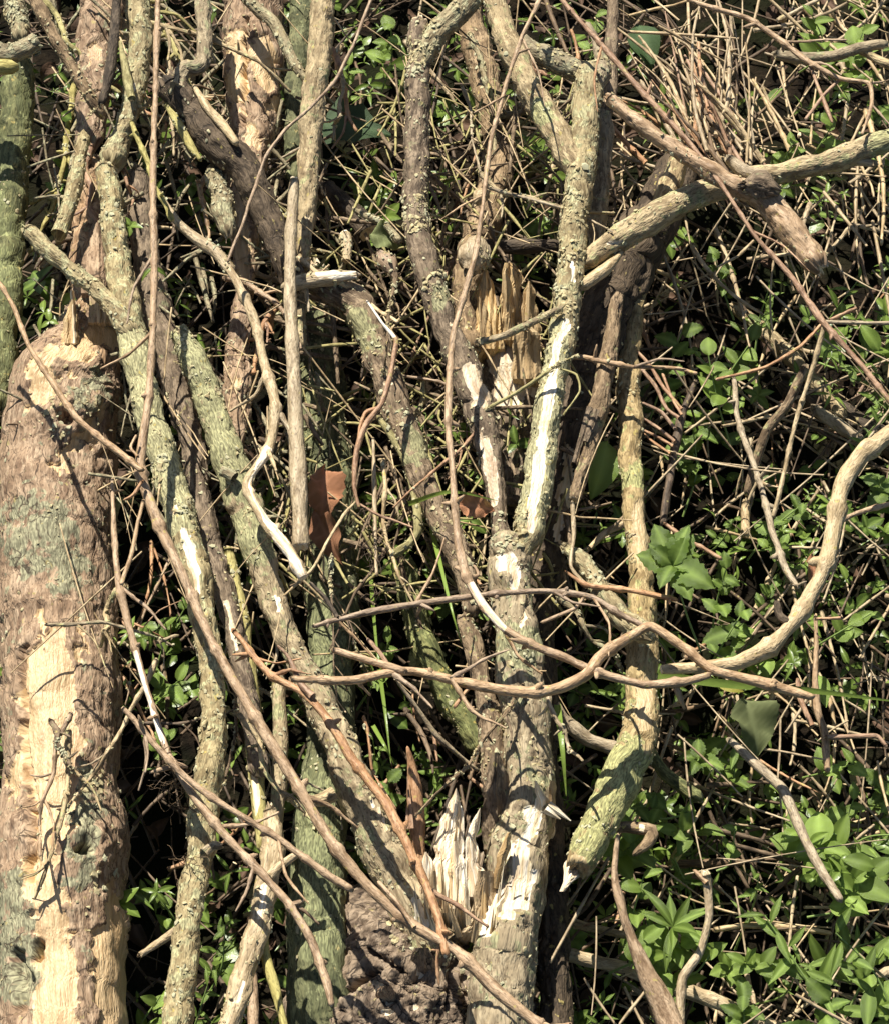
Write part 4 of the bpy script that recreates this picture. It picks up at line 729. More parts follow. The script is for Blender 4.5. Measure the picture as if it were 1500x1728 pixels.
ADJ = {'twig': 'pinkish brown', 'pale': 'pale tan', 'olive': 'yellow green', 'brown': 'dark brown', 'lichen': 'lichen grey', 'oldstraw': 'old brown', 'rust': 'rusty', 'tan': 'tan', 'straw': 'straw coloured'}
def near(x, y): return min(MARKS, key=lambda m: (m[0] - x) ** 2 + (m[1] - y) ** 2)[2]
def lean(a):
    a = math.degrees(a) % 180
    return 'upright' if 65 < a < 115 else 'level' if a < 22 or a > 158 else 'right leaning' if a >= 115 else 'left leaning'
# ------------------------------------------------------------------ dry stalks
def stalk(x0, y0, x1, y1, z0, z1, r, style, label, group, bow=0.1, name='stalk'):
    dx, dy = x1 - x0, y1 - y0; k = rnd.uniform(-bow, bow); pts = []
    kink = rnd.random() < 0.3; kt = rnd.uniform(.3, .7); ka = rnd.uniform(-.12, .12)
    for i in range(5):
        t = i / 4; b = k * 4 * t * (1 - t) + (ka * max(0, t - kt) if kink else 0)
        pts.append((x0 + dx * t - dy * b, y0 + dy * t + dx * b, z0 + (z1 - z0) * t, r * (1 - .45 * t)))
    if label[0] == '*': label = '%s %s %s %s' % ('thick' if r > 3.6 else 'thin', lean(math.atan2(dy, dx)) + ' ' + ADJ[style], label[1:], near((x0 + x1) / 2, (y0 + y1) / 2))
    return tag(tube(name, style, pts, None, seg=6, nodes=.06, ends=('cut', 'taper')), label, 'stalk', group)
LB = '*stalk in the pale fan by'
for i in range(60):                                             # the fan above the arching branch
    a = rnd.gauss(0, 1); foot = (1215 + rnd.gauss(0, 45), 265 + rnd.gauss(0, 28))
    ang = math.radians(rnd.choice([rnd.gauss(-98, 14), rnd.gauss(-112, 16), rnd.gauss(-125, 14)])); L = rnd.uniform(110, 300)
    z0 = rnd.uniform(.10, .25)
    stalk(foot[0], foot[1], foot[0] + L * math.cos(ang), foot[1] + L * math.sin(ang), z0, z0 + rnd.uniform(-.04, .05), rnd.uniform(2.2, 5.5), rnd.choice(['straw', 'straw', 'pale', 'oldstraw', 'rust']), LB, 'fan of dry stalks at the upper right')
LB = '*stalk of the loose mat near'
for i in range(60):
    x = rnd.uniform(1100, 1560); y = rnd.uniform(-60, 520); 
    ang = math.radians(rnd.choice([rnd.gauss(48, 18), rnd.gauss(80, 20), rnd.gauss(10, 20), rnd.gauss(-40, 20)])); L = rnd.uniform(80, 260); z0 = rnd.uniform(.06, .21)
    stalk(x, y, x + L * math.cos(ang), y + L * math.sin(ang), z0, z0 + rnd.uniform(-.05, .05), rnd.uniform(2, 5), rnd.choice(['straw', 'pale', 'pale', 'straw', 'oldstraw']), LB, 'mat of dry stalks at the upper right')
LB = '*stalk low in the weeds near'
for i in range(110):
    x = rnd.uniform(960, 1560); y = rnd.uniform(480, 1780); ang = math.radians(rnd.choice([rnd.gauss(15, 20), rnd.gauss(40, 20), rnd.gauss(-35, 20), rnd.gauss(85, 15)]))
    L = rnd.uniform(60, 240); z0 = rnd.uniform(.03, .12)
    stalk(x, y, x + L * math.cos(ang), y + L * math.sin(ang), z0, z0 + rnd.uniform(-.04, .05), rnd.uniform(1.8, 5), rnd.choice(['straw', 'straw', 'oldstraw', 'rust', 'pale']), LB, 'stalks among the weeds at right')
LB = '*stalk in the shaded gap near'
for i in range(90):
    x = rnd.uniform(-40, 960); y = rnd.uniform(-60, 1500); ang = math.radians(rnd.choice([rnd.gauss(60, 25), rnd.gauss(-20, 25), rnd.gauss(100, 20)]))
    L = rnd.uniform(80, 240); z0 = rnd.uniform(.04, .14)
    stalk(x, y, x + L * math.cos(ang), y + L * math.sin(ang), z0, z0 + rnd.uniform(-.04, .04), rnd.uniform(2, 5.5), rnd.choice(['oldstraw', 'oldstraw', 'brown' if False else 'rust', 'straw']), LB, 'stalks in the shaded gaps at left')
for (x0, y0, x1, y1, lab) in [(1200, 1398, 1385, 1462, 'reddish tipped dark stalk in the shade above the lance leaved plant'), (1215, 1420, 1430, 1490, 'long dark stalk crossing the shade above the lance leaved plant'), (1350, 1465, 1285, 1520, 'short dark stalk leaning the other way above the lance leaved plant'), (1190, 1325, 1320, 1322, 'thin level stalk in the black gap under the grey green leaf'), (1330, 1403, 1510, 1396, 'thin level straw behind the half shaded stick')]:
    stalk(x0, y0, x1, y1, .12, .10, 5, 'oldstraw', lab, None, .03)

LB = 'slim twig woven among the stems of the left and centre'
for i in range(75):
    x = rnd.uniform(60, 960); y = rnd.uniform(-40, 1250); ang = math.radians(rnd.choice([rnd.gauss(90, 16), rnd.gauss(62, 14), rnd.gauss(118, 14), rnd.gauss(20, 25)]))
    L = rnd.uniform(90, 300); z0 = rnd.uniform(.15, .29); r = rnd.uniform(2.2, 6.5); k = rnd.uniform(-.1, .1); pts = []
    for q in range(6):
        t = q / 5; b = k * 4 * t * (1 - t); pts.append((x + L * (t * math.cos(ang) - b * math.sin(ang)) + rnd.gauss(0, 4), y + L * (t * math.sin(ang) + b * math.cos(ang)) + rnd.gauss(0, 4), z0 + rnd.uniform(-.02, .02) * t, r * (1 - .5 * t)))
    st = rnd.choice(['twig', 'pale', 'olive', 'brown', 'lichen', 'oldstraw', 'rust', 'tan'])
    LB = '%s %s %s woven twig near %s' % ('stout' if r > 4.3 else 'slim', lean(ang), ADJ[st], near(x + L / 2 * math.cos(ang), y + L / 2 * math.sin(ang)))
    root = thing('twig', LB, 'twig', at(*pts[0][:3])[0], 'slim twigs woven among the left and centre stems')
    tube('stem', st, pts, root, nodes=.03, crust=30 if st in ('lichen', 'olive', 'brown') else 6, ends=('rag', 'taper'))
    for q in range(rnd.choice([1, 2, 3])):
        j = rnd.randrange(1, 5); a = ang + rnd.choice([-1, 1]) * rnd.uniform(.4, 1.1); l2 = L * rnd.uniform(.15, .4); X, Y, Z, R_ = pts[j]
        tube('side_twig', st, [(X, Y, Z, R_ * .7), (X + l2 * .5 * math.cos(a), Y + l2 * .5 * math.sin(a), Z, R_ * .5), (X + l2 * math.cos(a + .2), Y + l2 * math.sin(a + .2), Z + rnd.uniform(-.02, .02), R_ * .3)], root, nodes=.02)
# ------------------------------------------------------------------ leaves
def leaf_arrays(L, W, fold=0.25, curl=0.5, shape='ovate', nu=9, wav=0.0, teeth=0.0, seed=0, rows=5, wf=9):
    V, F, vein = [], [], []
    for i in range(nu):
        t = i / (nu - 1)
        if shape == 'ovate': wd = math.sin(math.pi * min(1, t ** 0.75)) ** 0.85
        elif shape == 'lance': wd = math.sin(math.pi * t ** 0.8) ** 1.1
        elif shape == 'heart': wd = max(0.0, (1 - t) ** 0.6) * (1.15 if t > 0.05 else 0.7)
        elif shape == 'ivy': wd = [0.35, 1.0, 0.72, 0.62, 0.8, 0.55, 0.36, 0.18, 0.0][min(8, i)]
        else: wd = 1 - t ** 2
        if teeth and i % 2: wd *= 1 - teeth
        wd = max(wd, 0.02) * W / 2
        bend = curl * t; y = L * (math.sin(bend) / max(curl, 1e-3) if curl else t); z = -L * (1 - math.cos(bend)) / max(curl, 1e-3) if curl else 0
        for j in range(rows):
            u = (j / (rows - 1)) * 2 - 1
            V.append((u * wd, y, z + abs(u) * wd * fold + wav * W * math.sin(t * wf + u * 2 + seed) * abs(u) * 0.5 + 0.0)); vein.append(1.0 if j == rows // 2 else (0.6 if rows > 5 and (i - abs(j - rows // 2)) % 4 == 0 else 0.0))
    for i in range(nu - 1):
        for j in range(rows - 1):
            a = i * rows + j; F.append((a, a + 1, a + rows + 1, a + rows))
    return np.array(V), F, vein
LEAF = {}
def leaf_mesh(key, mat, **kw):
    V, F, vein = leaf_arrays(1.0, **kw)
    me = bpy.data.meshes.new('leaf_' + key); me.from_pydata(V.tolist(), [], F); me.update(); me.polygons.foreach_set('use_smooth', [True] * len(F))
    a = me.attributes.new('tone', 'FLOAT', 'POINT'); a.data.foreach_set('value', np.full(len(V), rnd.uniform(.2, .9), np.float32) + nr.uniform(-.1, .1, len(V)).astype(np.float32))
    a = me.attributes.new('vein', 'FLOAT', 'POINT'); a.data.foreach_set('value', np.array(vein, np.float32))
    me.materials.append(M[mat]); LEAF[key] = me
for k in range(3):
    leaf_mesh('ovate%d' % k, 'leaf', W=[.55, .7, .48][k], fold=[.25, .1, .4][k], curl=[.6, .9, .3][k], wav=.08, seed=k)
    leaf_mesh('lance%d' % k, 'leaf', W=[.26, .2, .32][k], fold=[.35, .3, .2][k], curl=[.5, .9, .3][k], shape='lance', wav=.05, seed=k)
    leaf_mesh('tooth%d' % k, 'leaf', W=[.6, .75, .65][k], fold=[.3, .15, .2][k], curl=[.7, .4, 1.0][k], nu=15, teeth=.18, wav=.12, seed=k)
leaf_mesh('ivy', 'leaf_dark', W=1.05, fold=.12, curl=.35, shape='ivy', wav=.06)
leaf_mesh('dark', 'leaf_dark', W=.62, fold=.3, curl=.6, shape='lance', wav=.1)
leaf_mesh('grey', 'leaf_grey', W=.85, fold=.4, curl=1.0, nu=23, wav=.28, teeth=.07, rows=11, wf=11)
leaf_mesh('curled', 'leaf', W=.95, fold=.12, curl=.9, nu=25, wav=.30, teeth=.12, rows=11, wf=21)
leaf_mesh('yellow', 'leaf_yel', W=.4, fold=.4, curl=.8)
leaf_mesh('dead', 'dead', W=.62, fold=.55, curl=1.2, nu=21, wav=.35, teeth=.12, rows=9, wf=14, shape='lance')
leaf_mesh('dead2', 'dead', W=.5, fold=.6, curl=.9, nu=21, wav=.4, rows=9, wf=12, shape='lance')

def orient(dirv, upv):
    y = Vector(dirv).normalized(); z = Vector(upv); z = (z - z.dot(y) * y).normalized(); x = y.cross(z)
    return Matrix((x, y, z)).transposed().to_4x4()
def put_leaf(key, base, dirv, upv, L, parent, name='leaf'):
    o = bpy.data.objects.new(name, LEAF[key]); col.objects.link(o)
    Mx = Matrix.Translation(Vector(base) - (Vector(ORG[parent.name]) if parent else Vector())) @ orient(dirv, upv) @ Matrix.Diagonal((L, L, L, 1))
    if parent: o.parent = parent
    o.matrix_local = Mx if parent else Mx
    if not parent: o.matrix_world = Mx
    return o
def imgdir(ax, ay, up=0.0):
    """direction that shows as (ax right, ay down) in the photo, lying on the ground, tilted up by `up`"""
    return np.array([ax, -ay / math.sin(PITCH), up])
def stem_tube(path, r, parent, name='stem'):
    path = np.array(path); n = 14
    Q, s = catmull(np.c_[path, np.full(len(path), r)], n); P = Q[:, :3]; T, N, B = frames(P); V, F = [], []
    for i in range(n):
        for j in range(6):
            a = j * math.pi / 3; V.append(P[i] + r * (1 - .5 * i / n) * (N[i] * math.cos(a) + B[i] * math.sin(a)))
    for i in range(n - 1):
        for j in range(6): F.append((i * 6 + j, i * 6 + (j + 1) % 6, (i + 1) * 6 + (j + 1) % 6, (i + 1) * 6 + j))
    return mesh_obj(name, V, F, M['stem'], parent)
def plant(label, x, y, z, ax, ay, ht, n, L, fam, group='weeds growing through the branches', rosette=False, name='leafy_plant', whorl=1):
    """a weed whose leaves show around photo (x, y) at height z; its stem leans along (ax, ay)"""
    if x > 960: z += .04
    if x > 1050 and y > 1350: z += .02; L *= 1.2
    top, k = at(x, y, z); d = imgdir(ax, ay, 0.5); d = d / np.linalg.norm(d)
    base = top - d * ht; base[2] = max(0.0, min(base[2], z - .02)); root = thing(name, label, 'plant', base, group)
    mid = (base + top) / 2 + nr.normal(0, .006, 3); stem_tube([base, mid, top], .0014, root)
    for i in range(n):
        t = 1.0 if rosette else 0.25 + 0.75 * (i + 1) / n
        p = base + (top - base) * t if not rosette else top
        a = i * 2.4 + rnd.uniform(-.4, .4); out = np.array([math.cos(a), math.sin(a), rnd.uniform(.1, .6)])
        dv = out + d * rnd.uniform(.0, .7); ll = L * S * k * rnd.uniform(.65, 1.15) * (1 if rosette else (1.1 - .35 * t))
        put_leaf('%s%d' % (fam, rnd.randrange(3)), p, dv, (rnd.uniform(-.3, .3), rnd.uniform(-.3, .3), 1), ll, root)
    return root
for a in [
 ('broad leaved weed left of the red slim twig, below the dark trunk tip', 1195, 600, .15, -.2, -.5, .10, 7, 62, 'ovate'),
 ('pair of rounded green leaves beside the broad leaved weed at right', 1268, 575, .14, .4, -.4, .08, 4, 52, 'ovate'),
 ('small weed with upright leaves just right of the comb like twig', 1170, 730, .12, .1, -.6, .09, 6, 55, 'tooth'),
 ('leafy sprig right below the comb like twig', 1165, 775, .11, .3, .2, .06, 5, 42, 'ovate'),
 ('weed between bow shaped twig and star twig', 1355, 850, .13, .4, -.2, .09, 8, 48, 'tooth'),
 ('nettle like weed inside the bend of the bow shaped twig', 1255, 1030, .15, .3, -.3, .10, 8, 56, 'tooth'),
 ('weed above the bow shaped twig near the slim red twig', 1225, 960, .13, .1, -.4, .09, 7, 46, 'tooth'),
 ('small weed near the red node at right', 1330, 920, .12, .3, .2, .08, 5, 34, 'ovate'),
 ('weed at the right edge below the bow shaped twig', 1470, 1035, .14, .5, -.1, .08, 6, 52, 'ovate'),
 ('grassy lance leaved weed below the wavy twig, right of the yellow branch', 1150, 1165, .12, .6, .4, .09, 8, 60, 'lance'),
 ('narrow leaved weed at the left of the tan yellow branch', 1010, 1170, .11, -.5, .2, .08, 7, 46, 'lance'),
 ('lance leaved plant lying diagonally in the lower right corner', 1290, 1545, .17, -.7, -.7, .16, 13, 66, 'lance'),
 ('lance leaved plant at the far lower right', 1410, 1575, .16, -.6, -.7, .12, 9, 70, 'lance'),
 ('star shaped rosette weed left of the crooked knobbed twig', 1135, 1565, .15, -.2, -.6, .06, 12, 66, 'lance'),
 ('round leaved sprig beside the crooked knobbed twig', 1205, 1600, .15, .4, -.1, .05, 3, 52, 'ovate'),
 ('weed behind the bent twig with oval leaves', 1085, 1480, .14, .1, -.5, .09, 6, 50, 'ovate'),
 ('broad leaves at the right edge above the bottom corner', 1475, 1465, .15, .3, -.2, .08, 5, 72, 'ovate'),
 ('sprig with light leaves beside the half shaded stick tip', 1445, 1505, .13, .5, -.1, .06, 4, 56, 'ovate'),
 ('tangled bright weed in the bottom right corner', 1400, 1690, .14, .2, -.5, .10, 10, 60, 'tooth'),
 ('leafy weed at the bottom edge right of the crooked twig', 1255, 1680, .13, .0, -.5, .08, 8, 52, 'tooth'),
 ('weed at the bottom right edge of the picture', 1490, 1600, .13, .3, -.4, .08, 6, 56, 'ovate'),
 ('bright weed at the bottom edge beside the grey butt', 1020, 1690, .10, .2, -.5, .07, 9, 44, 'lance'),
 ('dark broad weed in shade under the half shaded stick', 1440, 1350, .10, .3, -.3, .08, 7, 54, 'ovate'),
 ('small bright sprig above the half shaded stick', 1240, 1400, .12, .2, -.3, .05, 5, 30, 'ovate'),
 ('weed under the forked twig stump at right', 1440, 1290, .12, .3, .1, .08, 7, 44, 'ovate'),
 ('weed at the top right under the kinked twig', 1340, 235, .16, .2, -.3, .08, 8, 44, 'ovate'),
 ('bright weed at the top right corner', 1455, 55, .18, .3, -.4, .10, 9, 56, 'ovate'),
 ('weed at the top edge right of the straw fan', 1370, 25, .18, -.2, -.3, .08, 7, 52, 'ovate'),
 ('broad green leaf pair under the grey forked branch, top right', 1385, 90, .18, .2, .1, .05, 3, 56, 'ovate'),
 ('weed right of the kinked twig above the yellow branch end', 1405, 210, .17, .2, -.1, .07, 5, 50, 'ovate'),
 ('weed in the gap left of the straw fan', 1120, 160, .15, -.1, -.3, .08, 7, 38, 'ovate'),
 ('small weed at the top edge right of the antler fork', 1005, 25, .17, .1, -.3, .08, 6, 36, 'ovate'),
 ('weed between dark butt and wiry twig', 1300, 480, .13, .1, -.3, .08, 8, 40, 'lance'),
 ('weed below the dark butt of the slanting branch', 1205, 430, .13, -.2, -.3, .08, 8, 40, 'tooth'),
 ('weed at the right edge above the level thin twig', 1450, 470, .14, .3, -.2, .08, 7, 46, 'lance'),
 ('weed at the right edge below the level thin twig', 1480, 630, .14, .5, .4, .09, 7, 52, 'lance'),
 ('bright leaf sprig beside the log, lower left', 300, 1150, .17, .7, -.1, .06, 4, 62, 'ovate'),
 ('small bright sprig below the leaf sprig beside the log', 285, 1240, .16, .4, -.3, .05, 5, 46, 'ovate'),
 ('dim weed in the dark gap beside the log', 270, 1520, .10, -.2, -.4, .07, 5, 54, 'ovate'),
 ('weed between lichen branch and crooked branch, lower left', 380, 1560, .15, .2, -.4, .09, 9, 52, 'lance'),
 ('weed below the short pale stick at lower left', 272, 1680, .13, .3, -.4, .08, 6, 56, 'ovate'),
 ('weed at the bottom edge between lichen branch and crooked branch', 350, 1665, .14, .2, -.3, .07, 7, 46, 'lance'),
 ('small weed between the lichen branch and the dark twig, left', 310, 1030, .14, .3, -.4, .08, 7, 36, 'tooth'),
 ('weed under the straight twig beside the mossy stem', 655, 1085, .15, .3, -.4, .08, 7, 46, 'ovate'),
 ('weed in the hollow above the torn bark strip', 655, 1320, .15, .1, -.4, .09, 9, 44, 'tooth'),
 ('weed in the hollow between bark strip and white splinters', 740, 1310, .15, .2, -.5, .08, 9, 44, 'lance'),
 ('tiny weed left of the torn bark strip', 630, 1250, .14, -.1, -.4, .07, 7, 36, 'lance'),
 ('weed in the gap right of the straight pole', 640, 820, .13, .2, -.4, .08, 7, 36, 'ovate'),
 ('dim weed in the hollow between elbow branch and tall twig', 720, 700, .14, .2, -.5, .08, 10, 40, 'lance'),
 ('weed under the crusted fork near the top', 640, 290, .16, .3, -.3, .08, 8, 42, 'ovate'),
 ('weed at the top edge right of the straight grey stick', 660, 40, .18, .1, -.4, .08, 8, 46, 'ovate'),
 ('small weed above the dark pointed leaf', 590, 110, .17, .1, -.4, .07, 7, 34, 'ovate'),
 ('weed between dark pointed leaf and crusted fork', 750, 300, .15, .2, -.3, .08, 7, 40, 'lance'),
 ('weed in the gap at the far left below the mossy pole', 115, 270, .14, .2, -.3, .08, 6, 38, 'ovate'),
 ('small weed right of the long red twig above centre left', 330, 730, .15, .2, -.3, .07, 6, 34, 'tooth'),
 ('weed between lichen stem and straight pole', 460, 780, .14, .1, -.4, .08, 8, 36, 'lance'),
 ('weed in the dark gap beneath the wiry antler fork', 900, 330, .14, .2, -.3, .08, 6, 36, 'lance'),
]: plant(*a, rosette='rosette' in a[0])

for i in range(34):                                             # more weeds standing in the right half
    x = rnd.uniform(1000, 1520); y = rnd.choice([rnd.uniform(500, 1100), rnd.uniform(1150, 1720), rnd.uniform(1400, 1720)]); fam = rnd.choice(['ovate', 'lance', 'tooth', 'ovate'])
    big = rnd.random() < .5; plant('%s %s leaved weed near %s' % ('large' if big else 'small', {'ovate': 'oval', 'lance': 'narrow', 'tooth': 'toothed'}[fam], near(x, y)), x, y, rnd.uniform(.07, .15), rnd.uniform(-.6, .6), rnd.uniform(-.6, .3), rnd.uniform(.06, .12), rnd.randrange(6, 12), rnd.uniform(52, 74) if big else rnd.uniform(28, 44), fam)
def loose_leaf(label, key, x, y, z, ax, ay, L, up=(0, -.2, 1), name='leaf', cat='leaf', tilt=0.1):
    p, k = at(x, y, z); d = imgdir(ax, ay, tilt); o = put_leaf(key, p, d, up, L * S * k, None, name); ORG[o.name] = p
    return tag(o, label, cat)
loose_leaf('large dark pointed leaf in shade near the top centre', 'ivy', 548, 205, .20, 1, .15, 115, (0, .1, 1))
loose_leaf('large very dark leaf left of the straw fan', 'dark', 1075, 40, .15, .3, 1, 90)
loose_leaf('large torn grey green leaf under the wavy twig at right', 'grey', 1255, 1180, .20, .45, 1, 105, (.35, -.1, 1))
plant('big curled green leaves right of the tan yellow branch', 1135, 955, .23, -.2, -.3, .10, 9, 78, 'tooth', rosette=True)
loose_leaf('oval green leaf standing in shade beside the tan branch', 'ovate0', 1025, 745, .21, -.2, 1, 110, (.3, -.6, 1))
loose_leaf('small yellow leaf below the bow shaped twig', 'yellow', 1210, 1155, .22, 1, .2, 50)
loose_leaf('pale green leaf under the tip of the grey leaf', 'ovate2', 1380, 1140, .2, .2, 1, 60)
loose_leaf('rust brown dead leaf curled on the mossy stem', 'dead', 548, 790, .225, .1, 1, 110, (.3, 0, 1), 'dead_leaf', 'dead leaf', .3)
loose_leaf('rust brown dead leaf lower down on the mossy stem', 'dead2', 535, 865, .225, .3, .8, 105, (-.4, .1, 1), 'dead_leaf', 'dead leaf', .2)
loose_leaf('brown dead leaf between the tall twig and the white fork', 'dead', 770, 850, .27, 1, .2, 75, (0, -.4, 1), 'dead_leaf', 'dead leaf', .2)
loose_leaf('brown dead leaf at the foot of the bow shaped twig', 'dead2', 1370, 935, .2, .1, 1, 60, (.2, 0, 1), 'dead_leaf', 'dead leaf')
loose_leaf('curled brown bark leaf on the neck of the log', 'dead', 145, 465, .235, 1, .2, 50, (0, 0, 1), 'dead_leaf', 'dead leaf')
loose_leaf('grey green curled leaf left of the crusted fork', 'grey', 625, 395, .235, 1, .2, 60, (0, -.2, 1))

# thin grass blades
def grass(label, pts, wpx, group='long grass blades'):
    P = np.array([at(*p)[0] for p in pts]); n = 14; Q, s = catmull(P, n); T, N, B = frames(Q); V = []; F = []
    for i in range(n):
        wd = wpx * S * .5 * (1 - (i / (n - 1)) ** 2 * .9)
        V += [Q[i] - B[i] * wd + N[i] * wd * .3, Q[i], Q[i] + B[i] * wd + N[i] * wd * .3]
    for i in range(n - 1):
        for j in range(2): F.append((i * 3 + j, i * 3 + j + 1, i * 3 + 4 + j, i * 3 + 3 + j))
    o = mesh_obj('grass_blade', V, F, M['leaf'], None, {'tone': [.9] * len(V), 'vein': [0., .3, 0.] * n}, origin=P[0]); ORG[o.name] = P[0]
    return tag(o, label, 'grass', group)
grass('long grass blade left of the main stem, tipped over the straight twig', [(728, 890, .2), (745, 960, .24), (765, 1040, .26), (778, 1085, .24)], 8)
grass('grass blade in the gap under the wavy twig', [(640, 1130, .16), (650, 1200, .2), (660, 1290, .2)], 7)
grass('grass blade curving beside the mossy stem', [(625, 960, .15), (632, 1050, .2), (640, 1120, .22), (655, 1160, .2)], 7)
grass('short grass blade above the torn bark strip', [(630, 1225, .2), (650, 1260, .22), (665, 1290, .2)], 7)
grass('green blade right of the main stem near the torn branch end', [(940, 1190, .2), (948, 1260, .22), (955, 1345, .2)], 11)
grass('long pale green blade under the wavy twig end at right', [(1110, 1140, .27), (1230, 1155, .275), (1360, 1165, .27), (1520, 1185, .25)], 14)
grass('green blade crossing the tall twig at its lower bend', [(690, 850, .24), (760, 830, .3), (840, 845, .29)], 8)

# ------------------------------------------------------------------ ground cover: uncountable leaves and litter
def cover():
    parts = [leaf_arrays(1.0, wv, f, c, sh, 5, .05) for (wv, f, c, sh) in [(.5, .2, .6, 'ovate'), (.2, .3, .6, 'lance'), (.3, .3, .9, 'lance'), (.65, .1, .4, 'ovate')]]
    V, F, tone, vein = [], [], [], []; nb = 0
    N = 12000
    X = nr.uniform(-1.1, 1.1, N); Y = nr.uniform(-1.15, 1.25, N)
    cl = fbm(np.stack([X * 9, Y * 9, 0 * X + 1], -1), 50, 3); cz = fbm(np.stack([X * 14, Y * 14, 0 * X + 5], -1), 90, 2)
    D = 0.40 + 1.6 * cl + np.where(X > .10, .45, 0) - np.where((X > .15) & (Y > .25), .45, 0) + np.where(np.abs(X) > .6, .3, 0)
    for i in range(N):
        x, y = X[i], Y[i]
        if rnd.random() > D[i]: continue
        # a sprig: whorl of leaves on an invisible-thin shoot
        z = max(.006, abs(nr.normal(0.035, .035)) + max(0, .24 * cz[i])); m = rnd.choice([1, 2, 3, 5]); L = rnd.uniform(.007, .026) * (1.4 if m == 1 else 1); tn = rnd.uniform(0, 1); pt = parts[rnd.randrange(4)]
        a0 = rnd.uniform(0, 6.28); tx, ty = nr.normal(0, .35, 2)
        for q in range(m):
            a = a0 + q * 6.283 / m
            Mx = orient((math.cos(a), math.sin(a), rnd.uniform(-.2, .7)), (tx, ty, 1)); A = np.array(Mx)[:3, :3]
            v = (pt[0] * L * rnd.uniform(.7, 1.2)) @ A.T + np.array([x, y, z]); V.append(v)
            F.append(np.array(pt[1]) + nb); nb += len(v); tone += list(np.full(len(v), tn)); vein += pt[2]
    V = np.vstack(V); F = np.vstack(F).tolist()
    o = mesh_obj('ground_cover', V, F, M['leaf'], None, {'tone': tone, 'vein': vein})
    tag(o, 'small green weeds carpeting the ground beneath the pile', 'weeds', None, 'stuff')
cover()
def leaf_litter():
    pt = [leaf_arrays(1.0, .6, .4, 1.2, 'ovate', 7, .3), leaf_arrays(1.0, .4, .6, .8, 'lance', 7, .3)]; V, F, tone, vein, nb = [], [], [], [], 0
    for i in range(2600):
        x = nr.uniform(-1.1, 1.1); y = nr.uniform(-1.1, 1.25); z = abs(nr.normal(0, .03)) + .004; L = rnd.uniform(.012, .04); q = pt[i % 2]; a = rnd.uniform(0, 6.28)
        A = np.array(orient((math.cos(a), math.sin(a), rnd.gauss(0, .3)), (*nr.normal(0, .5, 2), 1)))[:3, :3]; v = (q[0] * L) @ A.T + np.array([x, y, z])
        V.append(v); F.append(np.array(q[1]) + nb); nb += len(v); tone += [rnd.random()] * len(v); vein += q[2]
    o = mesh_obj('leaf_litter', np.vstack(V), np.vstack(F).tolist(), M['litter'], None, {'tone': tone, 'vein': vein})
    tag(o, 'brown dead leaves scattered on the ground under the pile', 'leaf litter', None, 'stuff')
leaf_litter()
def tangle(name, mat, N, xr, yr, zr, label, rr=(.0007, .0021), LL=(.04, .17), angs=None, seed=1):
    g = np.random.default_rng(seed); V, F, bc, nb = [], [], [], 0
    for i in range(N):
        px_, py_, z = g.uniform(*xr), g.uniform(*yr), g.uniform(*zr); c0, _ = at(px_, py_, z)
        a = math.radians(g.normal(*angs[g.integers(len(angs))])); d = imgdir(math.cos(a), math.sin(a), g.normal(0, .25)); d /= np.linalg.norm(d)
        L = g.uniform(*LL); r = g.uniform(*rr); pr = np.cross(d, (0, 0, 1)); pr /= np.linalg.norm(pr); u2 = np.cross(pr, d); k1, k2, k3 = g.normal(0, .09, 3); kink = g.uniform(-.35, .35) if g.random() < .22 else 0
        for q in range(7):
            t = q / 6 - .5; c = c0 + d * L * t + pr * L * (k1 * t * t + kink * max(0, t)) + u2 * L * k2 * .5 * t * t; ri = r * (1 - .4 * t) * (1 + .3 * (q in (2, 4)))
            for h in range(5): V.append(c + ri * (pr * math.cos(h * 1.2566) + u2 * math.sin(h * 1.2566))); bc.append((h * r, 0, t * L + i * .13))
        for q in range(6):
            for h in range(5): F.append((nb + q * 5 + h, nb + q * 5 + (h + 1) % 5, nb + q * 5 + 5 + (h + 1) % 5, nb + q * 5 + 5 + h))
        nb += 35
    o = mesh_obj(name, V, F, M[mat], None, {'bare': [0.] * len(V), 'lich': [0.] * len(V), 'bco': np.array(bc)})
    tag(o, label, 'stalks', None, 'stuff')
AN = [(15, 20), (45, 18), (-40, 20), (88, 18), (125, 15)]
tangle('stalk_tangle', 'oldstraw', 260, (940, 1700), (-100, 1850), (.015, .13), 'tangle of fine brown stalks through the weeds of the right half', angs=AN, seed=1)
tangle('stalk_tangle', 'straw', 80, (980, 1700), (-100, 1850), (.03, .15), 'tangle of fine pale stalks through the weeds of the right half', angs=AN, rr=(.0006, .0016), seed=2)
tangle('stalk_tangle', 'pale', 110, (980, 1700), (-100, 1850), (.03, .15), 'tangle of fine beige stalks through the weeds of the right half', angs=AN, rr=(.0006, .0018), seed=3)
tangle('stalk_tangle', 'straw', 110, (1060, 1620), (-120, 480), (.06, .22), 'tangle of fine straw in the heap at the upper right', angs=[(75, 18), (55, 15), (45, 20), (100, 15)], rr=(.0006, .0018), seed=4)
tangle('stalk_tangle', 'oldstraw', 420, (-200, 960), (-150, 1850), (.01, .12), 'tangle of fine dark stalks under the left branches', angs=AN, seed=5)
tangle('mossy_twiglets', 'olive', 330, (480, 980), (150, 1010), (.08, .235), 'mossy crumbs of twig filling the hollow left of the white fork', angs=[(88, 22), (60, 20), (120, 20), (15, 25)], LL=(.02, .11), rr=(.0005, .0018), seed=6)
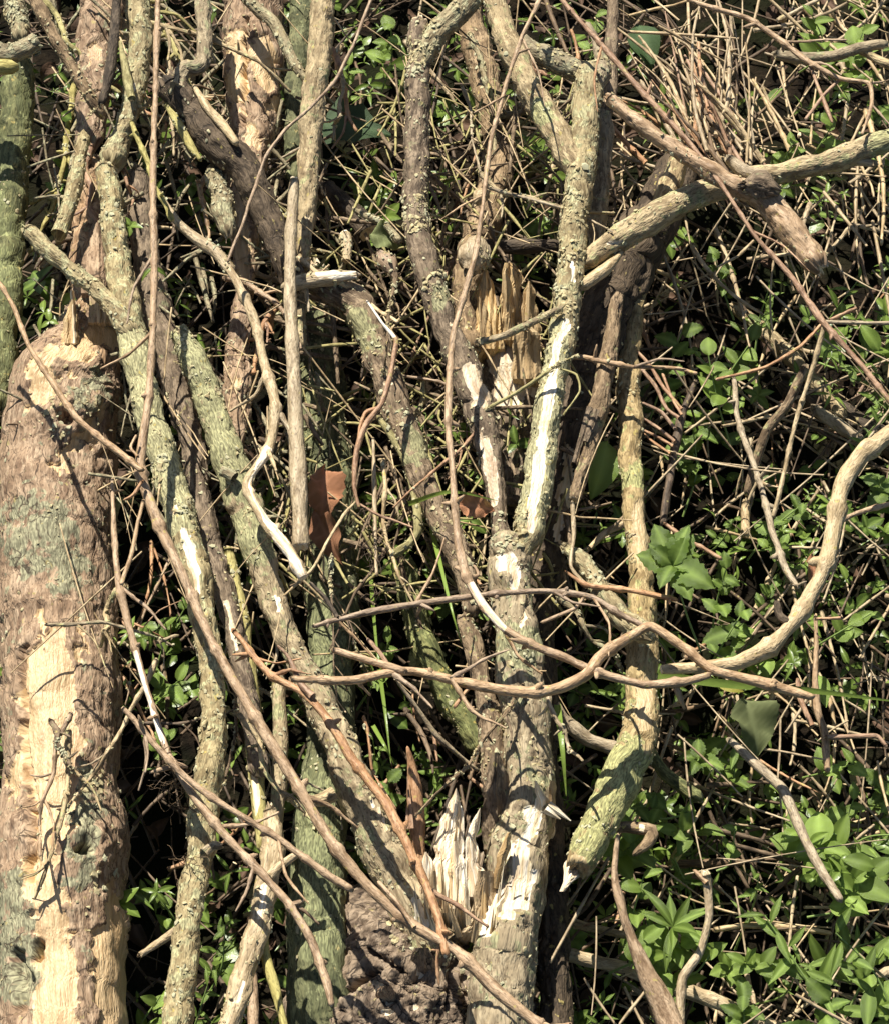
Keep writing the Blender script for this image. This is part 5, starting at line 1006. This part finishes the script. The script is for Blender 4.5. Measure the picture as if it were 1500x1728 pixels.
tangle('mossy_twiglets', 'brown', 260, (480, 980), (150, 1010), (.08, .23), 'brown crumbs of twig filling the hollow left of the white fork', angs=[(88, 22), (60, 20), (120, 20), (15, 25)], LL=(.02, .12), rr=(.0005, .0026), seed=7)
tangle('mossy_twiglets', 'lichen', 300, (60, 560), (-40, 900), (.10, .235), 'lichen crumbs of twig in the gaps of the upper left', angs=[(88, 22), (60, 20), (120, 20), (15, 25)], LL=(.02, .11), rr=(.0005, .0026), seed=8)
tangle('fine_strands', 'straw', 170, (80, 1000), (-60, 1150), (.12, .27), 'fine dry strands crossing between the left and centre stems', angs=[(92, 14), (60, 14), (125, 14), (25, 20)], LL=(.05, .20), rr=(.0004, .0011), seed=9)
tangle('fine_strands', 'straw', 90, (950, 1600), (350, 1800), (.08, .22), 'fine straw strands crossing the weeds at the right', angs=AN, LL=(.06, .24), rr=(.0005, .0014), seed=10)
def litter():
    V, F, bc, nb = [], [], [], 0
    for i in range(2600):
        x = nr.uniform(-1.2, 1.2); y = nr.uniform(-1.25, 1.35); z = abs(nr.normal(0.02, .035)) + .004
        a = rnd.uniform(0, 3.14); L = rnd.uniform(.03, .16); r = rnd.uniform(.0006, .0022); d = np.array([math.cos(a), math.sin(a), rnd.gauss(0, .22)])
        k = rnd.uniform(-.15, .15); pr = np.array([-d[1], d[0], 0])
        for q in range(4):
            t = q / 3 - .5; c = np.array([x, y, z]) + d * L * t + pr * k * L * (t * t)
            for h in range(4):
                an = h * 1.571; V.append(c + r * (pr * math.cos(an) + np.array([0, 0, 1]) * math.sin(an))); bc.append((an * r, 0, t * L + i * .1))
        for q in range(3):
            for h in range(4): F.append((nb + q * 4 + h, nb + q * 4 + (h + 1) % 4, nb + q * 4 + 4 + (h + 1) % 4, nb + q * 4 + 4 + h))
        nb += 16
    o = mesh_obj('stalk_litter', V, F, M['oldstraw'], None, {'bare': [0.] * len(V), 'lich': [0.] * len(V), 'bco': np.array(bc)})
    tag(o, 'tangle of fine brown stalks and litter under the weeds', 'litter', None, 'stuff')
litter()
